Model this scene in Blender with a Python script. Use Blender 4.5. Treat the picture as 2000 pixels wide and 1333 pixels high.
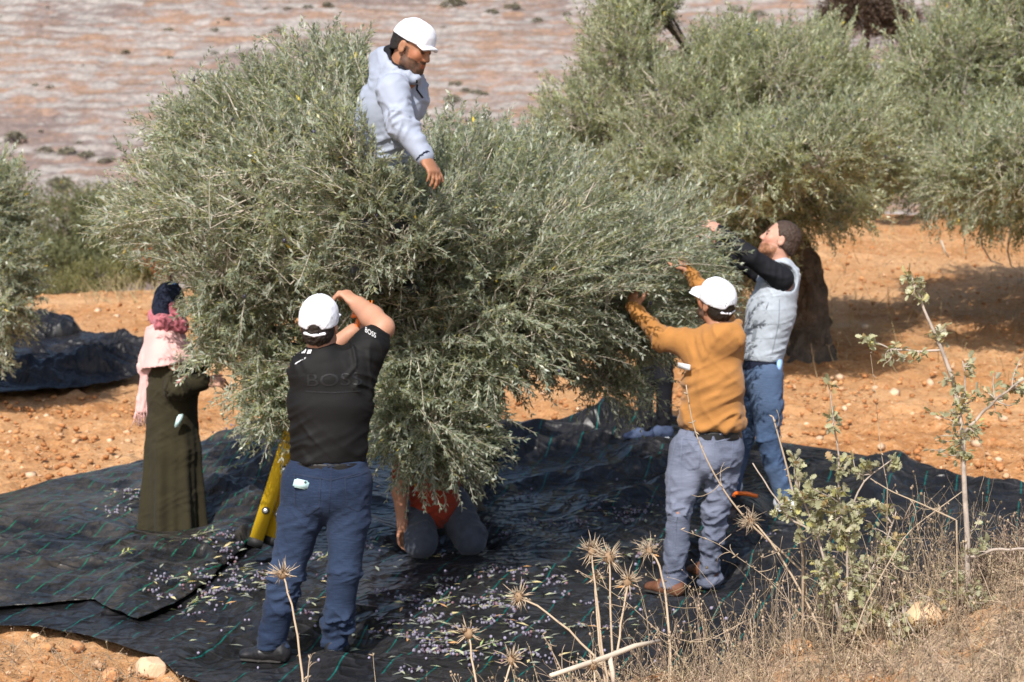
import bpy, bmesh, math, random
import numpy as np
from mathutils import Vector, Matrix
from mathutils.bvhtree import BVHTree

for _o in list(bpy.data.objects):
    bpy.data.objects.remove(_o)
SC = bpy.context.scene
COL = SC.collection
rng = np.random.default_rng(11)
random.seed(11)

# ------------------------------------------------------------------ camera, sky, sun, exposure
FPX = 3889.0                      # focal length in pixels of the 2000 px wide photograph (70 mm)
CAM_Z = 2.3
PITCH = math.radians(4.81)
cam_d = bpy.data.cameras.new('camera')
cam_d.sensor_width = 36.0
cam_d.lens = FPX / 2000.0 * 36.0
cam_d.clip_start = 0.1
cam_d.clip_end = 3000.0
cam_d.dof.use_dof = True
cam_d.dof.focus_distance = 7.3
cam_d.dof.aperture_fstop = 5.6
cam = bpy.data.objects.new('camera', cam_d)
COL.objects.link(cam)
cam.location = (0, 0, CAM_Z)
cam.rotation_euler = (math.pi / 2 - PITCH, 0, 0)
SC.camera = cam

SUN_EL = math.radians(44)
SUN_FROM = np.array([-0.27, -0.963])      # the sun stands behind the camera, a little to its left
world = bpy.data.worlds.new('World')
SC.world = world
world.use_nodes = True
wn = world.node_tree
wn.nodes.clear()
sky = wn.nodes.new('ShaderNodeTexSky')
sky.sky_type = 'NISHITA'
sky.sun_disc = False
sky.sun_elevation = SUN_EL
sky.sun_rotation = math.atan2(SUN_FROM[0], SUN_FROM[1])
sky.dust_density = 2.0
bg = wn.nodes.new('ShaderNodeBackground')
bg.inputs['Strength'].default_value = 0.13
wo = wn.nodes.new('ShaderNodeOutputWorld')
wn.links.new(sky.outputs[0], bg.inputs['Color'])
wn.links.new(bg.outputs[0], wo.inputs['Surface'])

sun_d = bpy.data.lights.new('sun', 'SUN')
sun_d.energy = 4.6
sun_d.angle = math.radians(0.5)
sun_d.color = (1.0, 0.955, 0.90)
sun = bpy.data.objects.new('sun', sun_d)
COL.objects.link(sun)
sun.location = (-20, -15, 25)
_dir = Vector((-SUN_FROM[0] * math.cos(SUN_EL), -SUN_FROM[1] * math.cos(SUN_EL), -math.sin(SUN_EL)))
sun.rotation_euler = _dir.to_track_quat('-Z', 'Y').to_euler()

SC.view_settings.view_transform = 'Standard'
SC.view_settings.look = 'None'
SC.view_settings.exposure = 0.42
SC.view_settings.gamma = 1.0
SC.view_settings.use_curve_mapping = False
SC.cycles.max_bounces = 6
SC.cycles.transparent_max_bounces = 8

# ------------------------------------------------------------------ helpers
def at(px, py, Y):
    """world point seen at pixel (px, py) of the photograph at depth Y"""
    dx = (px - 1000.0) / FPX
    du = (666.5 - py) / FPX
    dy = math.cos(PITCH) + du * math.sin(PITCH)
    dz = -math.sin(PITCH) + du * math.cos(PITCH)
    t = Y / dy
    return np.array([dx * t, Y, CAM_Z + dz * t])

def sstep(a, b, x):
    t = np.clip((np.asarray(x, float) - a) / (b - a), 0, 1)
    return t * t * (3 - 2 * t)

def ramp(d, w=1.0):
    return 0.5 * (d + np.sqrt(d * d + w))

def _hash(ix, iy, iz, seed):
    h = (ix.astype(np.uint32) * np.uint32(374761393) + iy.astype(np.uint32) * np.uint32(668265263)
         + iz.astype(np.uint32) * np.uint32(2147483647) + np.uint32((seed * 974634777) & 0xffffffff))
    h = (h ^ (h >> np.uint32(13))) * np.uint32(1274126177)
    h = (h ^ (h >> np.uint32(16))) * np.uint32(2246822519)
    h = h ^ (h >> np.uint32(15))
    return h.astype(np.float64) / 2147483647.5 - 1.0

def vnoise(P, seed=0):
    P = np.asarray(P, float)
    F = np.floor(P)
    f = P - F
    I = F.astype(np.int64)
    w = f * f * f * (f * (f * 6 - 15) + 10)
    out = np.zeros(P.shape[:-1])
    for a in (0, 1):
        for b in (0, 1):
            for c in (0, 1):
                v = _hash(I[..., 0] + a, I[..., 1] + b, I[..., 2] + c, seed)
                out += v * (w[..., 0] if a else 1 - w[..., 0]) * (w[..., 1] if b else 1 - w[..., 1]) * (w[..., 2] if c else 1 - w[..., 2])
    return out

def fbm(P, octv=4, seed=0, gain=0.5):
    P = np.asarray(P, float)
    s, a, n = 0.0, 1.0, 0.0
    for o in range(octv):
        s = s + a * vnoise(P * (2.03 ** o) + o * 17.3, seed + o)
        n += a
        a *= gain
    return s / n

def n2(x, y, f, octv=3, seed=0):
    x, y = np.broadcast_arrays(np.asarray(x, float), np.asarray(y, float))
    return fbm(np.stack([x * f, y * f, np.full(x.shape, 0.37)], -1), octv, seed)

def unit(v):
    v = np.asarray(v, float)
    return v / np.maximum(np.linalg.norm(v, axis=-1, keepdims=True), 1e-9)

def tag(o, label=None, cat=None, group=None, kind=None):
    if label: o['label'] = label
    if cat: o['category'] = cat
    if group: o['group'] = group
    if kind: o['kind'] = kind
    return o

def empty(name, loc):
    o = bpy.data.objects.new(name, None)
    o.location = Vector([float(c) for c in loc])
    o.empty_display_size = 0.1
    COL.objects.link(o)
    return o

def adopt(o, parent):
    if parent is not None:
        o.parent = parent
        o.matrix_parent_inverse = Matrix.Translation(-Vector(parent.location))

def mesh_np(name, V, F, mat, parent=None, smooth=False, col=None, uv=None):
    """one mesh object from numpy arrays; F is one (n,k) array or a list of them"""
    V = np.ascontiguousarray(V, dtype=np.float32)
    Fs = [f for f in (F if isinstance(F, (list, tuple)) else [F]) if len(f)]
    me = bpy.data.meshes.new(name)
    me.vertices.add(len(V))
    me.vertices.foreach_set('co', V.ravel())
    loops = np.concatenate([np.asarray(f, np.int32).ravel() for f in Fs])
    tot = np.concatenate([np.full(len(f), np.asarray(f).shape[1], np.int32) for f in Fs])
    st = np.concatenate([[0], np.cumsum(tot)[:-1]]).astype(np.int32)
    me.loops.add(len(loops))
    me.loops.foreach_set('vertex_index', loops)
    me.polygons.add(len(tot))
    me.polygons.foreach_set('loop_start', st)
    me.polygons.foreach_set('loop_total', tot)
    if smooth:
        me.polygons.foreach_set('use_smooth', np.ones(len(tot), bool))
    if col is not None:
        c = np.ones((len(V), 4), np.float32)
        c[:, :3] = col
        at_ = me.color_attributes.new('Col', 'FLOAT_COLOR', 'POINT')
        at_.data.foreach_set('color', c.ravel())
    if uv is not None:
        ul = me.uv_layers.new(name='UVMap')
        ul.data.foreach_set('uv', np.asarray(uv, np.float32)[loops].ravel())
    me.update(calc_edges=True)
    if mat is not None:
        me.materials.append(mat)
    o = bpy.data.objects.new(name, me)
    COL.objects.link(o)
    adopt(o, parent)
    return o

class MB:
    """collects small pieces into one mesh"""
    def __init__(s):
        s.V, s.F, s.C, s.n = [], {}, [], 0
    def add(s, V, F, c=(1, 1, 1)):
        V = np.asarray(V, float)
        F = [F] if not isinstance(F, list) else F
        for f in F:
            f = np.asarray(f, int)
            s.F.setdefault(f.shape[1], []).append(f + s.n)
        s.V.append(V)
        c = np.asarray(c, float)
        s.C.append(np.broadcast_to(c, (len(V), 3)))
        s.n += len(V)
    def tube(s, pts, rad, sides=5, c=(1, 1, 1), cap=True):
        pts = np.asarray(pts, float)
        n = len(pts)
        rad = np.broadcast_to(np.asarray(rad, float), (n,))
        T = unit(np.gradient(pts, axis=0))
        ref = np.array([0.31, 0.17, 0.93]) if abs(T[0][2]) < 0.8 else np.array([0.93, 0.31, 0.1])
        U = unit(np.cross(T, ref))
        W = np.cross(T, U)
        a = np.arange(sides) * 2 * math.pi / sides
        V = pts[:, None] + rad[:, None, None] * (U[:, None] * np.cos(a)[None, :, None] + W[:, None] * np.sin(a)[None, :, None])
        V = V.reshape(-1, 3)
        i = np.arange(n - 1)[:, None] * sides
        j = np.arange(sides)[None]
        j2 = (j + 1) % sides
        F = [np.stack([i + j, i + j2, i + sides + j2, i + sides + j], -1).reshape(-1, 4)]
        if cap:
            F.append(np.arange(sides)[::-1][None])
            F.append((np.arange(sides) + (n - 1) * sides)[None])
        s.add(V, F, c)
    def box(s, c0, ax, ay, az, c=(1, 1, 1)):
        c0, ax, ay, az = [np.asarray(q, float) for q in (c0, ax, ay, az)]
        V = [c0 + ax * i + ay * j + az * k for i in (-1, 1) for j in (-1, 1) for k in (-1, 1)]
        F = np.array([[0, 1, 3, 2], [4, 6, 7, 5], [0, 4, 5, 1], [2, 3, 7, 6], [0, 2, 6, 4], [1, 5, 7, 3]])
        if np.dot(np.cross(ax, ay), az) < 0: F = F[:, ::-1]
        s.add(V, F, c)
    def build(s, name, mat, parent=None, smooth=False):
        return mesh_np(name, np.concatenate(s.V), [np.concatenate(f) for f in s.F.values()], mat, parent, smooth, np.concatenate(s.C))

# ------------------------------------------------------------------ materials
def new_mat(name):
    m = bpy.data.materials.new(name)
    m.use_nodes = True
    nt = m.node_tree
    nt.nodes.clear()
    out = nt.nodes.new('ShaderNodeOutputMaterial')
    b = nt.nodes.new('ShaderNodeBsdfPrincipled')
    nt.links.new(b.outputs[0], out.inputs['Surface'])
    return m, nt, b, out

def N(nt, typ, **kw):
    n = nt.nodes.new(typ)
    for k, v in kw.items():
        if k in n.inputs: n.inputs[k].default_value = v
        else: setattr(n, k, v)
    return n

def noise_node(nt, scale, detail=3.0, rough=0.55, stretch=None, coord='Object'):
    tc = nt.nodes.new('ShaderNodeTexCoord')
    src = tc.outputs[coord]
    if stretch:
        mp = nt.nodes.new('ShaderNodeMapping')
        mp.inputs['Scale'].default_value = stretch
        nt.links.new(src, mp.inputs['Vector'])
        src = mp.outputs[0]
    n = nt.nodes.new('ShaderNodeTexNoise')
    n.inputs['Scale'].default_value = scale
    n.inputs['Detail'].default_value = detail
    n.inputs['Roughness'].default_value = rough
    nt.links.new(src, n.inputs['Vector'])
    return n

def mix_col(nt, fac, a, b, blend='MIX'):
    m = nt.nodes.new('ShaderNodeMix')
    m.data_type = 'RGBA'
    m.blend_type = blend
    for sock, v in ((m.inputs[0], fac), (m.inputs[6], a), (m.inputs[7], b)):
        if hasattr(v, 'links'): nt.links.new(v, sock)
        elif isinstance(v, (int, float)): sock.default_value = v
        else: sock.default_value = (*v, 1)
    return m.outputs[2]

def math_node(nt, op, a, b=None, clamp=False):
    m = nt.nodes.new('ShaderNodeMath')
    m.operation = op
    m.use_clamp = clamp
    for sock, v in ((m.inputs[0], a), (m.inputs[1], b)):
        if v is None: continue
        if hasattr(v, 'links'): nt.links.new(v, sock)
        else: sock.default_value = v
    return m.outputs[0]

def rampn(nt, fac, lo, hi):
    m = nt.nodes.new('ShaderNodeMapRange')
    m.inputs[1].default_value = lo
    m.inputs[2].default_value = hi
    nt.links.new(fac, m.inputs[0])
    return m.outputs[0]

def bump_to(nt, b, height, strength, dist):
    bn = nt.nodes.new('ShaderNodeBump')
    bn.inputs['Strength'].default_value = strength
    bn.inputs['Distance'].default_value = dist
    nt.links.new(height, bn.inputs['Height'])
    nt.links.new(bn.outputs[0], b.inputs['Normal'])

def simple(name, col, rough=0.8, var=0.25, vscale=6.0, bscale=0.0, bstr=0.3, bdist=0.003, attr=False, spec=0.3, sss=0.0, sheen=0.0, metal=0.0, crumple=0.0):
    m, nt, b, out = new_mat(name)
    nz = noise_node(nt, vscale, 5.0)
    dark = tuple(c * (1 - var) for c in col)
    lite = tuple(min(1, c * (1 + var)) for c in col)
    c = mix_col(nt, rampn(nt, nz.outputs[0], 0.3, 0.7), dark, lite)
    if attr:
        a = nt.nodes.new('ShaderNodeAttribute')
        a.attribute_name = 'Col'
        c = mix_col(nt, 1.0, c, a.outputs['Color'], 'MULTIPLY')
    nt.links.new(c, b.inputs['Base Color'])
    b.inputs['Roughness'].default_value = rough
    b.inputs['Specular IOR Level'].default_value = spec
    b.inputs['Metallic'].default_value = metal
    if sss:
        b.inputs['Subsurface Weight'].default_value = sss
        b.inputs['Subsurface Radius'].default_value = (0.012, 0.005, 0.003)
    if sheen:
        b.inputs['Sheen Weight'].default_value = sheen
        b.inputs['Sheen Roughness'].default_value = 0.5
    if bscale:
        bn = noise_node(nt, bscale, 3.0)
        hgt = bn.outputs[0]
        if crumple:
            cn = noise_node(nt, 16.0, 3.0, 0.6)
            hgt = math_node(nt, 'ADD', hgt, math_node(nt, 'MULTIPLY', cn.outputs[0], crumple))
        bump_to(nt, b, hgt, bstr, bdist)
    return m

def leaf_mat(name, top, under, trans=0.25, rough=0.5):
    m, nt, b, out = new_mat(name)
    g = nt.nodes.new('ShaderNodeNewGeometry')
    a = nt.nodes.new('ShaderNodeAttribute')
    a.attribute_name = 'Col'
    c = mix_col(nt, g.outputs['Backfacing'], top, under)
    c = mix_col(nt, 1.0, c, a.outputs['Color'], 'MULTIPLY')
    nt.links.new(c, b.inputs['Base Color'])
    b.inputs['Roughness'].default_value = rough
    b.inputs['Specular IOR Level'].default_value = 0.5
    tr = nt.nodes.new('ShaderNodeBsdfTranslucent')
    nt.links.new(mix_col(nt, 1.0, c, (1.25, 1.25, 0.6), 'MULTIPLY'), tr.inputs['Color'])
    mx = nt.nodes.new('ShaderNodeMixShader')
    mx.inputs[0].default_value = trans
    nt.links.new(b.outputs[0], mx.inputs[1])
    nt.links.new(tr.outputs[0], mx.inputs[2])
    nt.links.new(mx.outputs[0], out.inputs['Surface'])
    return m

# ------------------------------------------------------------------ smooth implicit bodies -> one continuous mesh each
def smin(a, b, k):
    if k <= 0: return np.minimum(a, b)
    h = np.maximum(k - np.abs(a - b), 0) / k
    return np.minimum(a, b) - h * h * k * 0.25

class Field:
    FAR = 0.06
    def __init__(s):
        s.ops = []
        s.bones = []
    def cone(s, a, b, ra, rb, k=0.02, xa=(1, 0, 0), flat=False, sub=False, bone=None):
        a, b = np.asarray(a, float), np.asarray(b, float)
        ra = (ra, ra) if np.isscalar(ra) else ra
        rb = (rb, rb) if np.isscalar(rb) else rb
        m = max(*ra, *rb)
        lo, hi = np.minimum(a, b) - m, np.maximum(a, b) + m
        s.ops.append(('cone', a, b, ra, rb, k, np.asarray(xa, float), flat, sub, lo, hi))
        if bone is not None: s.bones.append((a, b, bone[0], bone[1]))
        return s
    def ball(s, c, r, k=0.02, R=None, sub=False):
        c = np.asarray(c, float)
        r = np.array([r, r, r], float) if np.isscalar(r) else np.asarray(r, float)
        m = r.max()
        s.ops.append(('ball', c, r, np.eye(3) if R is None else np.asarray(R, float), k, sub, c - m, c + m))
        return s
    def cut(s, p, n):
        s.ops.append(('cut', np.asarray(p, float), unit(n)))
        return s
    def mesh(s, h, smooth=1):
        solid = [o for o in s.ops if o[0] != 'cut' and not o[-3]]
        lo = np.min([o[-2] for o in solid], axis=0) - 0.03
        hi = np.max([o[-1] for o in solid], axis=0) + 0.03
        n = np.ceil((hi - lo) / h).astype(int) + 1
        D = np.full(n, s.FAR, np.float32)
        ax = [lo[i] + h * np.arange(n[i]) for i in range(3)]
        for o in s.ops:
            if o[0] == 'cut':
                p, nn = o[1], o[2]
                pl = (ax[0] - p[0])[:, None, None] * nn[0] + (ax[1] - p[1])[None, :, None] * nn[1] + (ax[2] - p[2])[None, None, :] * nn[2]
                D = np.maximum(D, pl).astype(np.float32)
                continue
            l, u = o[-2] - 0.065, o[-1] + 0.065
            i0 = np.clip(np.floor((l - lo) / h).astype(int), 0, n)
            i1 = np.clip(np.ceil((u - lo) / h).astype(int) + 1, 0, n)
            if np.any(i1 <= i0): continue
            sl = tuple(slice(i0[i], i1[i]) for i in range(3))
            X = ax[0][sl[0]][:, None, None]
            Y = ax[1][sl[1]][None, :, None]
            Z = ax[2][sl[2]][None, None, :]
            if o[0] == 'cone':
                _, a, b, ra, rb, k, xa, flat, sub, _, _ = o
                L = np.linalg.norm(b - a)
                w = (b - a) / L
                u_ = xa - w * np.dot(xa, w)
                if np.linalg.norm(u_) < 1e-3: u_ = np.cross(w, [0.3, 0.9, 0.1])
                u_ = unit(u_)
                v_ = np.cross(w, u_)
                X, Y, Z = X - a[0], Y - a[1], Z - a[2]
                pu = X * u_[0] + Y * u_[1] + Z * u_[2]
                pv = X * v_[0] + Y * v_[1] + Z * v_[2]
                pw = X * w[0] + Y * w[1] + Z * w[2]
                t = np.clip(pw / L, 0, 1)
                ex = pw - t * L
                ru = ra[0] + (rb[0] - ra[0]) * t
                rv = ra[1] + (rb[1] - ra[1]) * t
                mn = np.minimum(ru, rv)
                if flat:
                    d = (np.sqrt((pu / ru) ** 2 + (pv / rv) ** 2) - 1) * mn
                    d = np.maximum(d, np.abs(pw - L / 2) - L / 2)
                else:
                    d = (np.sqrt((pu / ru) ** 2 + (pv / rv) ** 2 + (ex / mn) ** 2) - 1) * mn
            else:
                _, c, r, R, k, sub, _, _ = o
                X, Y, Z = X - c[0], Y - c[1], Z - c[2]
                q = [(X * R[0, i] + Y * R[1, i] + Z * R[2, i]) / r[i] for i in range(3)]
                k0 = np.sqrt(q[0] ** 2 + q[1] ** 2 + q[2] ** 2)
                k1 = np.sqrt((q[0] / r[0]) ** 2 + (q[1] / r[1]) ** 2 + (q[2] / r[2]) ** 2)
                d = k0 * (k0 - 1) / np.maximum(k1, 1e-6)
            if sub: D[sl] = -smin(-D[sl], d, k)
            else: D[sl] = smin(D[sl], d, k)
        return surface_nets(D, lo, h, smooth)

def surface_nets(D, lo, h, smooth=1):
    S = D < 0
    n = np.array(D.shape)
    cnt = np.zeros(n - 1, np.int8)
    for i in (0, 1):
        for j in (0, 1):
            for k in (0, 1):
                cnt += S[i:n[0] - 1 + i, j:n[1] - 1 + j, k:n[2] - 1 + k]
    act = np.argwhere((cnt > 0) & (cnt < 8))
    idx = np.full(n - 1, -1, np.int32)
    idx[act[:, 0], act[:, 1], act[:, 2]] = np.arange(len(act))
    P = np.zeros((len(act), 3))
    W = np.zeros(len(act))
    corners = [(i, j, k) for i in (0, 1) for j in (0, 1) for k in (0, 1)]
    for a in corners:
        for axis in range(3):
            if a[axis]: continue
            b = list(a)
            b[axis] = 1
            va = D[act[:, 0] + a[0], act[:, 1] + a[1], act[:, 2] + a[2]]
            vb = D[act[:, 0] + b[0], act[:, 1] + b[1], act[:, 2] + b[2]]
            cr = (va < 0) != (vb < 0)
            t = np.where(cr, va / np.where(cr, va - vb, 1), 0)
            pt = np.tile(np.array(a, float), (len(act), 1))
            pt[:, axis] += t
            P += pt * cr[:, None]
            W += cr
    V = lo + h * (act + P / np.maximum(W, 1)[:, None])
    quads = []
    for axis in range(3):
        sl0 = [slice(None)] * 3
        sl1 = [slice(None)] * 3
        sl0[axis] = slice(0, -1)
        sl1[axis] = slice(1, None)
        A, B = S[tuple(sl0)], S[tuple(sl1)]
        e = np.argwhere(A != B)
        o1, o2 = (axis + 1) % 3, (axis + 2) % 3
        ok = (e[:, o1] > 0) & (e[:, o2] > 0) & (e[:, o1] < n[o1] - 1) & (e[:, o2] < n[o2] - 1)
        e = e[ok]
        q = []
        for d1, d2 in ((-1, -1), (0, -1), (0, 0), (-1, 0)):
            c = e.copy()
            c[:, o1] += d1
            c[:, o2] += d2
            q.append(idx[c[:, 0], c[:, 1], c[:, 2]])
        q = np.stack(q, 1)
        inside_first = A[e[:, 0], e[:, 1], e[:, 2]]
        q[~inside_first] = q[~inside_first][:, ::-1]
        quads.append(q)
    Q = np.concatenate(quads)
    Q = Q[(Q >= 0).all(1)]
    for _ in range(smooth):
        E = np.concatenate([Q[:, [0, 1]], Q[:, [1, 2]], Q[:, [2, 3]], Q[:, [3, 0]]])
        acc = np.zeros_like(V)
        c = np.bincount(E[:, 0], minlength=len(V)).astype(float) + np.bincount(E[:, 1], minlength=len(V))
        for i in range(3):
            acc[:, i] = np.bincount(E[:, 0], weights=V[E[:, 1], i], minlength=len(V)) + np.bincount(E[:, 1], weights=V[E[:, 0], i], minlength=len(V))
        V = V * 0.5 + 0.5 * acc / np.maximum(c, 1)[:, None]
    return V, Q

def vnormals(V, Q):
    n = np.cross(V[Q[:, 2]] - V[Q[:, 0]], V[Q[:, 3]] - V[Q[:, 1]])
    out = np.zeros_like(V)
    for j in range(4):
        for i in range(3):
            out[:, i] += np.bincount(Q[:, j], weights=n[:, i], minlength=len(V))
    return unit(out)

def wrinkle(V, Q, bones, seed=0, fa=26.0, fp=6.0, skew=0.5):
    """push cloth out and in along folds that run around each limb"""
    Nn = vnormals(V, Q)
    best = np.full(len(V), 1e9)
    disp = np.zeros(len(V))
    for bi, (a, b, aa, ab) in enumerate(bones):
        L = np.linalg.norm(b - a)
        w = (b - a) / L
        q = V - a
        t = np.clip(q @ w / L, 0, 1)
        pr = q - np.outer(t * L, w)
        d = np.linalg.norm(pr, axis=1)
        u = unit(np.cross(w, [0.21, 0.95, 0.2]))
        v = np.cross(w, u)
        pu, pv = q @ u, q @ v
        c = np.stack([(q @ w) * fa + skew * fa * pu, pu * fp, pv * fp], 1)
        nz = vnoise(c, seed + bi) * 0.7 + 0.3 * vnoise(c * 2.1 + 5, seed + bi + 50)
        c2 = np.stack([(q @ w) * fa * .7 - 1.3 * skew * fa * pu, pu * fp + .4 * fa * pv, pv * fp], 1)
        nz2 = vnoise(c2 + 31, seed + bi + 120)
        patchy = np.clip(.55 + .9 * vnoise(q * 7 + 3, seed + bi + 140), 0, 1.2)
        fold = 2.5 * patchy * (np.maximum(1 - 2.6 * np.abs(nz), 0) ** 1.3 + .8 * np.maximum(1 - 2.8 * np.abs(nz2), 0) ** 1.3 - .35 + 0.2 * vnoise(c * 3.1 + 9, seed + bi + 80))
        dd = fold * (aa + (ab - aa) * t)
        m = d < best
        wgt = np.exp(-np.maximum(d - np.minimum(d, best), 0) / 0.02)
        disp = np.where(m, dd, disp)
        best = np.minimum(best, d)
    # soften jumps between bones
    E = np.concatenate([Q[:, [0, 1]], Q[:, [1, 2]], Q[:, [2, 3]], Q[:, [3, 0]]])
    for _ in range(1):
        c = np.bincount(E[:, 0], minlength=len(V)) + np.bincount(E[:, 1], minlength=len(V))
        s = np.bincount(E[:, 0], weights=disp[E[:, 1]], minlength=len(V)) + np.bincount(E[:, 1], weights=disp[E[:, 0]], minlength=len(V))
        disp = 0.5 * disp + 0.5 * s / np.maximum(c, 1)
    return V + Nn * disp[:, None]

def conform(V, F, target, direction=(0, 1, 0), off=0.003):
    """lay a flat sheet V, F on a target mesh object seen along direction"""
    me = target.data
    mw = target.matrix_world
    vs = np.empty(len(me.vertices) * 3, np.float32)
    me.vertices.foreach_get('co', vs)
    vs = vs.reshape(-1, 3)
    bvh = BVHTree.FromPolygons([Vector(v) for v in vs.tolist()], [tuple(p.vertices) for p in me.polygons])
    d = Vector(direction).normalized()
    out = []
    last = None
    for v in V:
        o = Vector(v) - d * 0.6
        hit = bvh.ray_cast(o, d)
        p = hit[0] if hit[0] is not None else None
        if p is None:
            nr = bvh.find_nearest(Vector(v))
            p, nn = nr[0], nr[1]
        else:
            nn = hit[1]
        out.append(p - d * off)
    return np.array([tuple(p) for p in out])

def grid_faces(nu, nv, off=0):
    i = np.arange(nu - 1)[:, None]
    j = np.arange(nv - 1)[None]
    a = i * nv + j
    return np.stack([a, a + nv, a + nv + 1, a + 1], -1).reshape(-1, 4) + off

def patch(name, quad, target, mat, parent, nu=8, nv=8, off=0.004, direction=(0, 1, 0), col=(1, 1, 1)):
    """a cloth patch with four corners (world) laid on a garment"""
    parent = target
    a, b, c, d = [np.asarray(q, float) for q in quad]
    u = np.linspace(0, 1, nu)[:, None, None]
    v = np.linspace(0, 1, nv)[None, :, None]
    V = ((a * (1 - u) + b * u) * (1 - v) + (d * (1 - u) + c * u) * v).reshape(-1, 3)
    V = conform(V, None, target, direction, off)
    return mesh_np(name, V, grid_faces(nu, nv), mat, parent, True, np.tile(np.array(col, float), (len(V), 1)))

def strip(name, pts, width, target, mat, parent, off=0.004, direction=(0, 1, 0), n=24):
    """a narrow band (seam, strap, quilting line) laid on a garment along pts"""
    parent = target
    pts = np.asarray(pts, float)
    s = np.concatenate([[0], np.cumsum(np.linalg.norm(np.diff(pts, axis=0), axis=1))])
    q = np.linspace(0, s[-1], n)
    C = np.stack([np.interp(q, s, pts[:, i]) for i in range(3)], 1)
    T = unit(np.gradient(C, axis=0))
    side = unit(np.cross(T, direction)) * width / 2
    V = np.stack([C - side, C + side], 1).reshape(-1, 3)
    V = conform(V, None, target, direction, off)
    return mesh_np(name, V, grid_faces(n, 2), mat, parent, True, np.ones((len(V), 3)))

def text_mesh(txt, size):
    cu = bpy.data.curves.new('lettering_curve', 'FONT')
    cu.body = txt
    cu.size = size
    cu.align_x = 'CENTER'
    cu.align_y = 'CENTER'
    o = bpy.data.objects.new('lettering_curve', cu)
    COL.objects.link(o)
    dg = bpy.context.evaluated_depsgraph_get()
    me = bpy.data.meshes.new_from_object(o.evaluated_get(dg))
    bm = bmesh.new()
    bm.from_mesh(me)
    bmesh.ops.triangulate(bm, faces=bm.faces[:])
    for _ in range(2):
        bmesh.ops.subdivide_edges(bm, edges=[e for e in bm.edges if e.calc_length() > size * 0.12], cuts=1)
        bmesh.ops.triangulate(bm, faces=bm.faces[:])
    V = np.array([tuple(v.co) for v in bm.verts])
    F = np.array([[v.index for v in f.verts] for f in bm.faces])
    bm.free()
    bpy.data.objects.remove(o)
    bpy.data.curves.remove(cu)
    bpy.data.meshes.remove(me)
    return V, F
# ------------------------------------------------------------------ terrain
# flattened places where people stand or kneel: x, y, height
PADS = [at(515, 1298, 9.30), at(655, 1286, 9.42), at(1302, 1168, 10.76), at(1372, 1152, 10.88), at(1545, 1003, 12.36), at(1425, 966, 12.5), at(337, 1046, 12.25), at(830, 1090, 11.25), at(922, 1084, 11.35), at(880, 1080, 11.8)]
def terrain(x, y):
    x, y = np.broadcast_arrays(np.asarray(x, float), np.asarray(y, float))
    y0 = 12 - 1.6 * sstep(-2, 2, x)
    z = 0.083 * ramp(y - y0, 1.2)
    yc = 25.5 + 7 * sstep(-4, 5, x)
    z = z - 0.40 * ramp(y - yc, 2.0)                        # the land falls away to the valley behind the crest
    z = z - 0.10 * ramp(-5.0 - x, 1.0) * sstep(14, 22, y)
    z = np.maximum(z, -24 + 0.5 * n2(x, y, 0.05, 2, 3))
    hb = np.interp(x, [-6, -2, -0.6, 0.2, 0.8, 1.75, 3, 8], [0.1, 0.12, 0.34, 0.50, 0.60, 0.98, 1.2, 1.5])
    z = z + hb * (1 - sstep(6.5, 8.7 + 0.2 * sstep(1, 3, x), y)) + 0.02 * np.maximum(0, 6.5 - y)
    z = z + 0.05 * n2(x, y, 0.35, 3, 5)
    for q_ in PADS:
        w_ = np.exp(-(((x - q_[0]) ** 2 + (y - q_[1]) ** 2) / .34 ** 2) ** 2)
        z = z * (1 - w_) + (q_[2] - .075) * w_
    return z

def ground(px, py, ylo=5.0, yhi=40.0):
    """where the sight line of a pixel of the photograph meets the terrain"""
    ys = np.linspace(ylo, yhi, 1500)
    p0 = at(px, py, 1.0)
    P = np.stack([p0[0] * ys, ys, CAM_Z + (p0[2] - CAM_Z) * ys], 1)
    below = P[:, 2] < terrain(P[:, 0], P[:, 1])
    k = int(np.argmax(below)) if below.any() else len(ys) - 1
    return P[k]

def axis_pts(parts):
    return np.unique(np.concatenate([np.arange(a, b, s) for a, b, s in parts]))

gx = axis_pts([(-60, -14, 2.0), (-14, -6, 0.3), (-6, 6, 0.05), (6, 12, 0.15), (12, 60, 2.0)])
gy = axis_pts([(-6, 4, 1.0), (4, 16, 0.05), (16, 34, 0.09), (34, 60, 1.0), (60, 165, 5.0)])
GX, GY = np.meshgrid(gx, gy, indexing='ij')
GZ = terrain(GX, GY)
nearw = sstep(60, 20, GY) * sstep(20, 8, np.abs(GX))
clod = np.abs(n2(GX, GY, 4.0, 3, 21)) * 0.085 + np.maximum(n2(GX, GY, 11.0, 2, 23), -.1) * 0.05
GZ = GZ + nearw * (clod - 0.03)
GV = np.stack([GX, GY, GZ], -1).reshape(-1, 3)

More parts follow.
